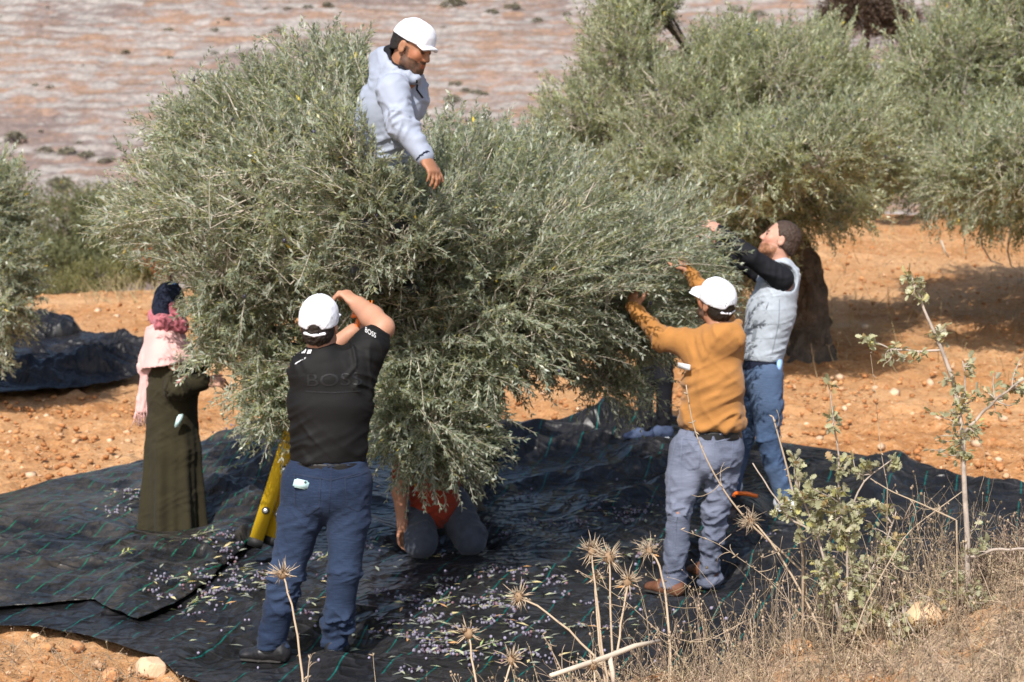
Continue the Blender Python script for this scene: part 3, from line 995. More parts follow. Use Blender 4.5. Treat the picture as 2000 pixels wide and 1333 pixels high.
def olive_tree(name, label, group, base, trunk_pts, trunk_rad, lobes, n_shoots, leaf_len, leaf_w, seed, leafm, nodes=12, L=(0.16, 0.34), keep=None, caps=(), olives=0, up=0.55, tint=None, sprigs=0, branch_r=0.03, twig_r=0.0028, gaps=0.0):
    r = np.random.default_rng(seed)
    root = empty(name, base)
    tag(root, label, 'tree', group)
    tv, tf = trunk_mesh(trunk_pts, trunk_rad, seed)
    mesh_np('trunk', tv, tf, M_BARK, root, True)
    top = np.asarray(trunk_pts[-1], float)
    cen = np.array([l[0] for l in lobes]); rad = np.array([l[1] for l in lobes]); bias = np.array([l[2] if len(l) > 2 else (0, 0, 0) for l in lobes], float)
    dens = np.array([l[3] if len(l) > 3 else 1.0 for l in lobes])
    area = (rad[:, 0] * rad[:, 1] * rad[:, 2]) ** (2 / 3) * dens
    which = r.choice(len(lobes), n_shoots, p=area / area.sum())
    u = unit(r.normal(size=(n_shoots, 3)))
    rr = r.uniform(0.25, 1.0, n_shoots) ** 0.45
    lump = 1 + 0.36 * vnoise(u * 3.0 + which[:, None] * 9.1, seed)
    P = cen[which] + u * rad[which] * (rr * lump)[:, None]
    out = unit(u / rad[which])
    D = unit(out * 0.75 + np.array([0, 0, up]) + bias[which] + (0.50 - .22 * np.minimum(1, np.linalg.norm(bias[which], axis=1)))[:, None] * r.normal(size=(n_shoots, 3)))
    Ls = r.uniform(*L, n_shoots)
    P = P - D * Ls[:, None] * 0.5
    ok = np.ones(n_shoots, bool)
    if gaps:
        ok &= (fbm(P * 2.6, 2, seed + 7) > -gaps) | (r.random(n_shoots) < 0.25)
    for f in (0.0, 0.5, 1.0):
        Q = P + D * (Ls * f)[:, None]
        if len(caps): ok &= ~in_capsules(Q, caps)
        if keep is not None: ok &= keep(Q)
    P, D, Ls, which = P[ok], D[ok], Ls[ok], which[ok]
    n = len(P)
    # limbs and branches
    bl = MB()
    nodes_xyz = []
    for li, c in enumerate(cen):
        mid = (top + c) / 2 + np.array([0, 0, 0.10 + 0.1 * r.random()]) + 0.08 * r.normal(size=3)
        limb = bez(top - np.array([0, 0, 0.08]), mid, c, 9)
        limb[1:-1] += 0.02 * r.normal(size=(7, 3))
        bl.tube(limb, np.linspace(branch_r, branch_r * 0.35, 9), 6)
        nodes_xyz += [limb[4], limb[6], c]
        m = np.where(which == li)[0]
        for idx in r.choice(m, min(len(m), 9), replace=False) if len(m) else []:
            e = c + (P[idx] - c) * 0.72
            if len(caps) and in_capsules(e[None], caps)[0]: continue
            br = bez(limb[5], (limb[7] + e) / 2 + 0.06 * r.normal(size=3), e, 7)
            bl.tube(br, np.linspace(branch_r * 0.38, branch_r * 0.14, 7), 5)
            nodes_xyz += [br[3], br[5], e]
    bl.build('limbs', M_BARK, root, True)
    nx = np.array(nodes_xyz)
    near = np.empty(n, int)
    for s in range(0, n, 2000):
        d = np.linalg.norm(P[s:s + 2000, None] - nx[None], axis=2)
        near[s:s + 2000] = d.argmin(1)
    A = nx[near]
    mid = (A + P) / 2 + 0.05 * r.normal(size=(n, 3))
    tt = np.linspace(0, 1, 5)[None, :, None]
    conn = A[:, None] * (1 - tt) ** 2 + 2 * mid[:, None] * tt * (1 - tt) + P[:, None] * tt ** 2
    bare = r.random(n) < 0.6
    LV, LF, LC, lines = shoots_to_leaves(P, D, Ls, nodes, leaf_len, leaf_w, r, tint=tint)
    LC = LC * np.repeat(1 + .30 * fbm(P * 3.0, 2, seed + 5) + .10 * r.normal(size=n), nodes * 8)[:, None].clip(.55, 1.6)
    v1, f1 = tubes(conn[bare], np.full(bare.sum(), twig_r * 1.9), np.full(bare.sum(), twig_r * 1.2))
    v2, f2 = tubes(lines, np.full(n, twig_r), np.full(n, twig_r * 0.4))
    tag(mesh_np('twigs', np.concatenate([v1, v2]), np.concatenate([f1, f2 + len(v1)]), M_TWIG, root), kind='stuff')
    if sprigs:                                          # the sprays nearest the viewer, one by one
        per = nodes * 2
        order = np.argsort(P[:, 1])[:sprigs]
        for i in order:
            sl = slice(i * per * 4, (i + 1) * per * 4)
            mesh_np('leafy_twig', LV[sl], np.arange(per * 4).reshape(-1, 4), leafm, root, False, LC[sl])
        mask = np.ones(n, bool); mask[order] = False
        mv = np.repeat(mask, per * 4)
        LV, LC = LV[mv], LC[mv]
        LF = np.arange(len(LV)).reshape(-1, 4)
    tag(mesh_np('crown', LV, LF, leafm, root, False, LC), kind='stuff')
    if olives:
        pick = r.choice(n, olives)
        low = P[pick] + D[pick] * Ls[pick][:, None] * r.uniform(0.2, 0.8, (olives, 1)) + np.array([0, -0.012, -0.014]) + 0.012 * r.normal(size=(olives, 3))
        ov, of = blobs(low, r.uniform(0.009, 0.0125, olives), ICOF1, ICO1, seed + 2, 0.02, 1.25)
        cc = np.array([(0.045, 0.04, 0.085), (0.085, 0.08, 0.14), (0.03, 0.025, 0.045)])[r.integers(0, 3, olives)]
        tag(mesh_np('olives', ov, of, M_OLIVE, root, True, np.repeat(cc, len(ICO1), 0)), kind='stuff')
    return root

def lob(px, py, Y, r, bias=(0, 0, 0), dens=1.0):
    return (at(px, py, Y), np.array(r, float), bias, dens)

# the tree being picked: a broad crown whose outer branches reach over the people
main_lobes = [
    lob(635, 225, 11.3, (.40, .6, .42), (-.1, 0, .35)), lob(520, 272, 11.5, (.40, .6, .42), (-.25, 0, .3)),
    lob(400, 270, 11.6, (.32, .5, .34), (-.3, 0, .3)), lob(600, 370, 10.8, (.65, .6, .5), (-.1, -.1, .2)),
    lob(400, 400, 11.5, (.48, .6, .42), (-.4, 0, .1)), lob(275, 430, 12.2, (.26, .35, .17), (-.6, 0, 0)),
    lob(480, 530, 11.1, (.48, .55, .42), (-.2, -.1, 0)), lob(410, 640, 11.2, (.20, .32, .28), (-.3, -.1, -.5)),
    lob(440, 590, 11.3, (.25, .4, .3), (-.4, -.1, -.3)),
    lob(535, 758, 11.0, (.20, .32, .25), (-.1, -.2, -.5)), lob(520, 690, 11.1, (.30, .4, .30), (-.1, -.2, -.3), .7),
    lob(720, 480, 10.6, (.55, .55, .45), (0, -.2, .1)), lob(860, 430, 10.7, (.5, .6, .42), (.2, -.2, .2)),
    lob(900, 330, 11.4, (.50, .6, .30), (.1, 0, .45)), lob(1010, 330, 11.8, (.35, .5, .25), (.1, 0, .4)),
    lob(1060, 430, 11.2, (.5, .6, .42), (.5, -.1, .2)), lob(960, 570, 10.7, (.6, .55, .48), (.3, -.3, -.1)),
    lob(1130, 540, 11.0, (.5, .55, .40), (.9, -.2, -.1)), lob(1270, 530, 11.4, (.36, .5, .32), (.9, -.1, -.1)),
    lob(1310, 470, 11.9, (.36, .5, .30), (.7, 0, .1)), lob(1270, 620, 11.3, (.26, .4, .22), (.9, -.2, -.3)),
    lob(860, 700, 10.6, (.38, .42, .38), (0, -.3, -.3)), lob(835, 830, 10.4, (.30, .34, .28), (.1, -.4, -.6)),
    lob(900, 850, 10.5, (.20, .28, .22), (.5, -.4, -.5)), lob(850, 868, 10.5, (.26, .26, .15), (.1, -.3, -.5), 1.3), lob(770, 790, 10.5, (.22, .3, .28), (-.1, -.4, -.4)),
    lob(1130, 660, 11.4, (.36, .42, .22), (.3, -.1, -.4)), lob(1200, 740, 11.5, (.22, .32, .12), (.2, -.1, -.4)),
    lob(700, 700, 10.9, (.45, .4, .45), (0, 0, -.1)), lob(1000, 690, 11.2, (.3, .4, .18), (.2, -.2, -.4)),
    lob(690, 320, 9.95, (.24, .25, .30), (-.1, -.3, .2), 2.2), lob(760, 420, 10.0, (.30, .25, .30), (0, -.3, .2), 2.2), lob(1370, 560, 11.6, (.14, .3, .14), (.8, -.2, 0)), lob(530, 800, 10.9, (.11, .2, .13), (-.2, -.3, -.5)),
    lob(520, 190, 11.6, (.16, .3, .2), (-.1, 0, .5)), lob(680, 150, 11.4, (.16, .3, .2), (.1, 0, .6)),
]
_E = 9.95
MAIN_CAPS = [
    (at(805, 60, _E), at(770, 200, _E), .17), (at(775, 200, _E), at(760, 240, _E + .05), .15), (at(767, 168, _E - .1), at(780, 240, _E - .2), .10), (at(780, 240, _E - .2), at(850, 335, _E - .3), .085),
    (at(625, 630, 9.28), at(640, 980, 9.3), .27), (at(745, 650, 9.4), at(660, 570, 9.65), .10),
    (at(1400, 590, 10.7), at(1400, 1100, 10.7), .25), (at(1365, 670, 10.7), at(1240, 600, 10.9), .09), (at(1420, 650, 10.7), at(1345, 540, 11.1), .09),
    (at(1527, 470, 12.4), at(1500, 950, 12.4), .3), (at(1527, 540, 12.2), at(1400, 445, 12.0), .10),
    (at(320, 570, 12.2), at(340, 1030, 12.2), .24),
    (at(1236, 590, 11.0), at(1236, 590, 10.3), .075), (at(1250, 612, 10.9), at(1265, 625, 10.4), .06), (at(1385, 440, 12.2), at(1388, 440, 11.4), .07), (at(850, 345, 9.7), at(855, 340, 9.3), .07),
    (at(385, 752, 12.1), at(385, 752, 10.8), .09), (at(422, 742, 12.2), at(422, 742, 10.8), .055),
    (at(860, 940, 11.4), at(850, 1080, 11.4), .26),
]
def _main_keep(Q):
    a, b = at(690, 175, 9.8), at(880, 375, 9.8)          # the crown stays below a line in front of the man on the ladder
    lim = a[2] + (b[2] - a[2]) * (Q[:, 0] - a[0]) / (b[0] - a[0])
    ok = ~((Q[:, 0] > a[0] - .02) & (Q[:, 0] < b[0]) & (Q[:, 1] < 10.25) & (Q[:, 2] > lim))
    d = at(350, 535, 11.8)                                # and left of her the woman stands free
    ok &= ~((Q[:, 0] < d[0] / 11.8 * Q[:, 1] + .05 * np.sin(Q[:, 2] * 19)) & (Q[:, 2] < d[2] + .05) & (Q[:, 1] < 12.6))
    ok &= Q[:, 2] > terrain(Q[:, 0], Q[:, 1]) + 0.42
    ok &= ~((Q[:, 1] < 9.72) & (Q[:, 2] < 3.0))
    return ok
tb = np.array([-0.42, 12.6, float(terrain(-0.42, 12.6))])
olive_tree('olive_tree', 'broad silvery olive tree the people are picking, a man standing in its crown', 'olive trees', tb,
           [tb - [0, 0, .1], tb + [0, 0, .2], tb + [-.08, -.05, .6], tb + [-.1, -.15, 1.0]], [.24, .18, .15, .17],
           main_lobes, 10500, .053, .0118, 101, M_LEAF, 13, (.18, .40), _main_keep, MAIN_CAPS, 160, .45, sprigs=180)

right_lobes = [
    lob(1215, 90, 18.6, (.42, .7, .55), (-.1, 0, .5)), lob(1260, -40, 18.8, (.35, .6, .45), (0, 0, .5)), lob(1130, 230, 18.4, (.36, .6, .42), (-.3, 0, .3)), lob(1080, 290, 18.2, (.22, .4, .3), (-.5, 0, .2)),
    lob(1340, 200, 18.0, (.7, .8, .45), (0, 0, .4)), lob(1500, 140, 18.4, (.7, .9, .5), (.1, 0, .4)), lob(1610, 130, 19.0, (.4, .7, .45), (.2, 0, .3)),
    lob(1260, 360, 17.6, (.7, .7, .5), (0, -.1, .2)), lob(1460, 330, 17.4, (.8, .8, .5), (.1, -.1, .2)), lob(1620, 300, 17.8, (.45, .6, .5), (.3, 0, .1)), lob(1680, 250, 18.2, (.28, .5, .4), (.4, 0, .1)),
    lob(1560, 400, 17.2, (.5, .55, .30), (.1, -.1, -.2)), lob(1400, 450, 17.4, (.6, .6, .40), (0, -.1, -.1)), lob(1660, 400, 17.6, (.24, .4, .22), (.3, 0, -.4)), lob(1500, 480, 17.2, (.22, .3, .22), (0, -.1, -.5), .7),
    lob(1420, 540, 17.6, (.35, .4, .2), (0, 0, -.4)), lob(1420, 110, 18.6, (.5, .7, .35), (0, 0, .5)), lob(1180, 400, 18, (.4, .5, .35), (-.2, 0, .1)), lob(1690, 200, 19, (.32, .6, .35), (.2, 0, .3)), lob(1730, 300, 18.6, (.25, .5, .35), (.3, 0, .1)), lob(1570, 290, 15.9, (.45, .6, .34), (.1, -.1, .1)), lob(1660, 270, 16.1, (.30, .6, .34), (.2, -.1, .1)), lob(1470, 330, 16.0, (.45, .5, .34), (0, -.1, .1)), lob(1240, 480, 17.8, (.4, .5, .3), (-.1, 0, 0)),
]
g = ground(1588, 700)
tk = [at(1590, 712, g[1]), at(1585, 650, g[1]), at(1590, 570, g[1]), at(1572, 500, g[1]), at(1520, 420, g[1])]
olive_tree('olive_tree', 'large olive tree with the gnarled bare trunk behind the man in the grey vest', 'olive trees', g, tk, [.19, .145, .115, .11, .10],
           right_lobes, 8600, .062, .0140, 202, M_LEAF_FAR, 12, (.2, .42), None, (), 700, .5, tint=(1.02, 1.02, .92), branch_r=.045, twig_r=.003)
far_lobes = [
    lob(1880, 110, 20.2, (.7, .8, .6), (0, 0, .4)), lob(1990, 60, 20.5, (.7, .8, .6), (0, 0, .4)), lob(1800, 250, 20.0, (.32, .5, .55), (-.3, 0, .2)), lob(1900, 280, 19.6, (.7, .8, .55), (0, -.1, .1)),
    lob(2030, 300, 19.5, (.8, .8, .6), (.1, -.1, 0)), lob(1960, 410, 19.2, (.5, .5, .25), (0, -.1, -.5)), lob(1860, 390, 19.5, (.4, .5, .22), (-.1, 0, -.5)), lob(1790, 360, 19.9, (.25, .4, .25), (-.3, 0, -.3), .7), lob(2130, 200, 20, (.8, .9, .8), (0, 0, .2)),
    lob(1970, -60, 20.6, (.8, .8, .5), (0, 0, .4)), lob(2100, -60, 20.6, (.8, .8, .6), (0, 0, .4)), lob(2060, 400, 19.4, (.6, .6, .3), (0, -.1, -.5)), lob(2200, 320, 19.6, (.8, .8, .5)), lob(1890, 330, 17.6, (.45, .6, .36), (-.1, -.1, 0)), lob(1990, 300, 17.4, (.5, .6, .4), (0, -.1, 0)), lob(2080, 330, 17.5, (.5, .6, .4)), lob(1790, 130, 20.3, (.3, .6, .4), (-.2, 0, .3)),
]
g = ground(2075, 560)
tk = [at(2080, 580, g[1]), at(2075, 500, g[1]), at(2060, 420, g[1]), at(2040, 340, g[1])]
olive_tree('olive_tree', 'olive tree at the right edge with drooping bare twigs over shaded soil', 'olive trees', g, tk, [.3, .24, .2, .16],
           far_lobes, 6800, .064, .0145, 303, M_LEAF_FAR, 12, (.22, .45), None, (), 420, .35, tint=(1.0, 1.02, .95), branch_r=.04, twig_r=.003)
left_lobes = [
    lob(-40, 470, 16.2, (.42, .5, .5), (.2, 0, .2)), lob(10, 400, 16.3, (.22, .4, .30), (.3, 0, .4)), lob(5, 330, 16.5, (.10, .2, .18), (.1, 0, .6)), lob(25, 510, 16.0, (.20, .3, .26), (.4, -.1, 0)),
    lob(20, 590, 15.9, (.18, .3, .17), (.4, -.1, -.2)), lob(-60, 620, 16.2, (.4, .5, .25), (0, 0, -.2)), lob(-20, 690, 16.0, (.12, .2, .12), (.1, -.1, -.5), .5),
]
g = ground(-110, 760)
olive_tree('olive_tree', 'olive tree at the left edge standing over the bundled net', 'olive trees', g, [at(-110, 775, g[1]), at(-100, 700, g[1]), at(-90, 620, g[1]), at(-80, 560, g[1])], [.26, .2, .16, .13],
           left_lobes, 1150, .068, .0155, 404, M_LEAF, 12, (.2, .4), None, (), 60, .3, branch_r=.035, twig_r=.003)

# trees and scrub beyond the crest, soft with distance
def scrub(name, label, cat, group, lobes, n, leaf_len, leaf_w, seed, m, L, tint=None, up=.6):
    root_at = np.array([lobes[0][0][0], lobes[0][0][1], float(terrain(lobes[0][0][0], lobes[0][0][1]))])
    r = np.random.default_rng(seed)
    root = empty(name, root_at)
    tag(root, label, cat, group)
    cen = np.array([l[0] for l in lobes]); rad = np.array([l[1] for l in lobes])
    w = r.integers(0, len(lobes), n)
    u = unit(r.normal(size=(n, 3)))
    P = cen[w] + u * rad[w] * (r.uniform(.2, 1, n) ** .45)[:, None]
    D = unit(u * .7 + [0, 0, up] + .45 * r.normal(size=(n, 3)))
    Ls = r.uniform(*L, n)
    V, F, C, lines = shoots_to_leaves(P - D * Ls[:, None] * .5, D, Ls, 7, leaf_len, leaf_w, r, tint=tint)
    tag(mesh_np('crown', V, F, m, root, False, C), kind='stuff')
    st = MB()
    for c in cen:
        st.tube(bez(root_at - [0, 0, .1], (root_at + c) / 2 + .2 * r.normal(size=3), c, 7), np.linspace(.07, .02, 7), 5)
    for i in r.choice(n, 60):
        st.tube(bez(cen[w[i]], (cen[w[i]] + P[i]) / 2, P[i], 5), np.linspace(.02, .006, 5), 4)
    st.build('trunk', M_BARK, root, True)
    return root
scrub('olive_tree', 'hazy green olive tree below the crest, behind the left net', 'tree', 'olive trees', [lob(130, 440, 34, (.8, .9, .7)), lob(90, 520, 33, (.7, .8, .5)), lob(200, 430, 35, (.6, .8, .6)), lob(200, 520, 33.5, (.6, .7, .4))], 2600, .10, .022, 505, M_BUSH, (.3, .6))
scrub('olive_tree', 'hazy olive tree below the crest, beside the reaching left branch of the picked tree', 'tree', 'olive trees', [lob(300, 440, 38, (.8, .9, .6)), lob(280, 510, 37, (.7, .8, .4)), lob(360, 430, 39, (.8, .8, .7))], 2000, .10, .022, 506, M_BUSH, (.3, .6))
scrub('bush', 'low dry grey green bush on the crest at the left', 'bush', None, [lob(190, 545, 27, (.5, .4, .20)), lob(120, 575, 26, (.5, .4, .2)), lob(260, 520, 27.5, (.35, .3, .14))], 1100, .06, .014, 507, M_BUSH, (.2, .4), (1.1, 1.0, .8))
scrub('bush', 'dark brown leafless bush in the gap between the two right olive trees', 'bush', None, [lob(1690, 10, 33, (.5, .5, .42)), lob(1745, 40, 33, (.42, .5, .3)), lob(1700, -70, 33.5, (.8, .6, .6)), lob(1640, 25, 33, (.35, .5, .3))], 1800, .08, .02, 508, M_BROWNBUSH, (.25, .5))
scrub('bush', 'greyish dry shrub below the two right olive trees', 'bush', None, [lob(1700, 200, 31, (.5, .5, .3)), lob(1780, 280, 30, (.5, .5, .35)), lob(1740, 340, 29.5, (.4, .4, .3))], 1300, .07, .016, 509, M_BUSH, (.25, .45), (1.15, 1.0, .8))
scrub('bush', 'small reddish dry bush on the crest behind the reaching left branch', 'bush', None, [lob(330, 505, 26, (.35, .3, .18)), lob(300, 490, 26.3, (.2, .2, .15))], 260, .06, .016, 510, M_REDBUSH, (.2, .4))
# small shrubs dotted over the far hillside, each an object of its own
hr = np.random.default_rng(77)
hill_marks = [(885, 195, 1.2), (890, 165, .9), (640, 14, 1.2), (600, 16, 1.0), (545, 62, 1.3), (520, 20, 1.0), (245, 103, .9), (98, 172, .9), (132, 298, 1.3), (170, 305, 1.2), (205, 315, .9), (90, 295, 1.2), (330, 60, .8), (1000, 15, 1.3), (885, 12, 2.0), (960, 25, 1.2), (1110, 30, 1.0), (1440, 18, 1.4), (1480, 30, 1.2), (1410, 45, 1.1), (1470, 38, 1.0), (120, 358, 1.8), (30, 270, 1.6), (910, 180, .9), (930, 182, .9), (945, 184, .8), (860, 180, .8), (1050, 42, .9), (870, 55, .8), (420, 60, .8), (560, 20, .9), (420, 105, .7)]
for _ in range(70):
    hill_marks.append((hr.uniform(-40, 1500), hr.uniform(4, 350), hr.uniform(.25, .6)))
_protos = []
for k in range(4):
    n = 90
    u = unit(hr.normal(size=(n, 3))); u[:, 2] = np.abs(u[:, 2])
    P = u * np.array([.9, .9, .75]) * (hr.uniform(.2, 1, n) ** .4)[:, None]
    V, F, C, _l = shoots_to_leaves(P, unit(u + .5 * hr.normal(size=(n, 3))), np.full(n, .45), 3, .34, .17, hr)
    me = mesh_np('hillside_shrub', V, F, None, None, False, C)
    _protos.append(me.data); bpy.data.objects.remove(me)
M_HSH = leaf_mat('hill_shrub_leaf', (0.25, 0.235, 0.18), (0.26, 0.24, 0.19), .1, .7)
for i, (px, py, s) in enumerate(hill_marks):
    p = hill_at(px, py)
    me = _protos[i % 4]
    if not me.materials: me.materials.append(M_HSH)
    o = bpy.data.objects.new('hillside_shrub', me)
    COL.objects.link(o)
    o.location = p - np.array([0, 0, .1 * s]); s *= .75; o.scale = (s * hr.uniform(.8, 1.3), s, s * hr.uniform(.6, .9)); o.rotation_euler = (0, 0, hr.uniform(0, 6))
    tag(o, 'tiny grey green shrub dotted on the terraced rocky hillside', 'shrub', 'shrubs on the far hillside')
# ------------------------------------------------------------------ people
M_SKIN = simple('skin', (1, 1, 1), 0.55, 0.10, 14.0, 90.0, 0.15, 0.002, True, 0.35, 0.06)
M_HAIR = simple('hair', (1, 1, 1), 0.6, 0.35, 60.0, 120.0, 0.8, 0.006, True, 0.3)
def cloth(name, col, rough=0.85, var=0.12, weave=220.0, bstr=0.35, sheen=0.15, spec=0.2, vs=7.0, attr=False):
    return simple(name, col, rough, var, vs, weave, bstr, 0.0030, attr, spec, 0.0, sheen, 0.0, 2.2)
M_WHITECAP = cloth('white_cap_cotton', (0.72, 0.74, 0.80), 0.85, 0.04)
M_CAPSEAM = cloth('cap_seam_thread', (0.55, 0.57, 0.62), 0.9, 0.03)
M_BLACKSHIRT = cloth('black_jersey', (0.0062, 0.006, 0.006), 0.7, 0.2, 260, .2, 0.0, .2)
M_BLACKCLOTH = cloth('black_cloth', (0.010, 0.0105, 0.014), 0.8, 0.2, sheen=0)
M_NAVY = cloth('navy_cloth', (0.010, 0.014, 0.03), 0.8, 0.2, sheen=.02)
M_LETTER = cloth('faint_lettering', (0.016, 0.016, 0.017), 0.35, 0.05, sheen=0)
M_WHITEPRINT = cloth('white_print', (0.62, 0.62, 0.62), 0.7, 0.05)
M_BELT = simple('black_belt_leather', (0.012, 0.011, 0.011), 0.45, 0.2, 20, 60, .3, .002)
M_SHOE = simple('black_shoe_leather', (0.014, 0.013, 0.014), 0.42, 0.3, 18, 50, .3, .003, spec=.5)
M_BROWNSHOE = simple('brown_shoe_leather', (0.13, 0.055, 0.03), 0.6, 0.3, 18, 50, .3, .003)
M_SOLE = simple('rubber_sole', (0.03, 0.028, 0.026), 0.8, 0.3, 20)
M_WHITESHOE = simple('white_sneaker', (0.66, 0.68, 0.72), 0.7, 0.1, 20)
M_MUSTARD = cloth('mustard_fleece', (0.35, 0.160, 0.045), 0.95, 0.12, 160, .5, .15)
M_OLIVEDRESS = cloth('dark_olive_dress', (0.029, 0.0245, 0.0125), 0.9, 0.12, 200, .3, .03)
M_EMB = cloth('pink_embroidery', (0.30, 0.10, 0.10), 0.9, 0.5, 60, .8, .1, vs=90)
M_PINK = cloth('pale_pink_shawl', (0.66, 0.39, 0.37), 0.9, 0.08, 160, .35, .3)
M_ROSE = cloth('rose_scarf', (0.40, 0.12, 0.145), 0.9, 0.15, 160, .35, .25)
M_JACKET = cloth('pale_grey_shell', (0.295, 0.33, 0.41), 0.6, 0.05, 120, .2, .1, .3)
M_VEST = cloth('pale_grey_vest', (0.36, 0.40, 0.45), 0.85, 0.09, 200, .4, .15, vs=30)
M_VESTTRIM = cloth('grey_pocket_trim', (0.20, 0.225, 0.26), 0.85, 0.05)
M_REDSHIRT = cloth('red_orange_shirt', (0.26, 0.034, 0.014), 0.85, 0.12)
M_DARKTROUSER = cloth('slate_trousers', (0.055, 0.062, 0.082), 0.85, 0.2, vs=20)
M_ORANGE = simple('orange_plastic', (0.80, 0.17, 0.02), 0.4, 0.08, 8, spec=.5)
M_PHONE = simple('pale_teal_phone', (0.50, 0.70, 0.70), 0.35, 0.05, 8, spec=.5)
M_PHONEBLUE = simple('pale_blue_phone', (0.30, 0.50, 0.82), 0.35, 0.05, 8, spec=.5)
M_DARK = simple('dark_lens', (0.01, 0.01, 0.012), 0.2, 0.1, 8, spec=.6)
def denim(name, col, fade, var=.3):
    m, nt, b, out = new_mat(name)
    a = noise_node(nt, 6.0, 4.0); t = noise_node(nt, 260.0, 2.0); w = noise_node(nt, 22.0, 3.0, .6, (1, 1, 5))
    at_ = nt.nodes.new('ShaderNodeAttribute'); at_.attribute_name = 'Col'
    c = mix_col(nt, rampn(nt, a.outputs[0], .3, .72), tuple(q * (1 - var) for q in col), tuple(q * (1 + var) for q in col))
    c = mix_col(nt, math_node(nt, 'MULTIPLY', rampn(nt, w.outputs[0], .5, .8), .35), c, fade)
    c = mix_col(nt, math_node(nt, 'MULTIPLY', rampn(nt, t.outputs[0], .4, .8), .35), c, fade)
    sp = nt.nodes.new('ShaderNodeSeparateColor'); nt.links.new(at_.outputs['Color'], sp.inputs[0])
    c = mix_col(nt, math_node(nt, 'SUBTRACT', 1.0, sp.outputs[0]), c, fade)       # worn, faded denim where Col < 1
    nt.links.new(c, b.inputs['Base Color'])
    b.inputs['Roughness'].default_value = .9; b.inputs['Specular IOR Level'].default_value = .15
    b.inputs['Sheen Weight'].default_value = .03
    bump_to(nt, b, w.outputs[0], .5, .006)
    return m
M_DENIM_DARK = denim('dark_blue_denim', (0.0125, 0.021, 0.046), (0.040, 0.062, 0.115))
M_DENIM_GREY = denim('grey_blue_denim', (0.100, 0.115, 0.165), (0.23, 0.25, 0.325), .25)
M_DENIM_BLUE = denim('mid_blue_denim', (0.040, 0.071, 0.138), (0.125, 0.175, 0.27), .25)
M_SEAM_GREY = denim('grey_denim_seam', (0.13, 0.15, 0.21), (0.23, 0.25, 0.32), .1)
M_SEAM_DARK = denim('dark_denim_seam', (0.018, 0.026, 0.05), (0.045, 0.062, 0.10), .1)

def frame(f, up):
    f = unit(f); r = unit(np.cross(f, up)); u = np.cross(r, f)
    return np.stack([r, f, u], 1)                  # columns: right, forward, up

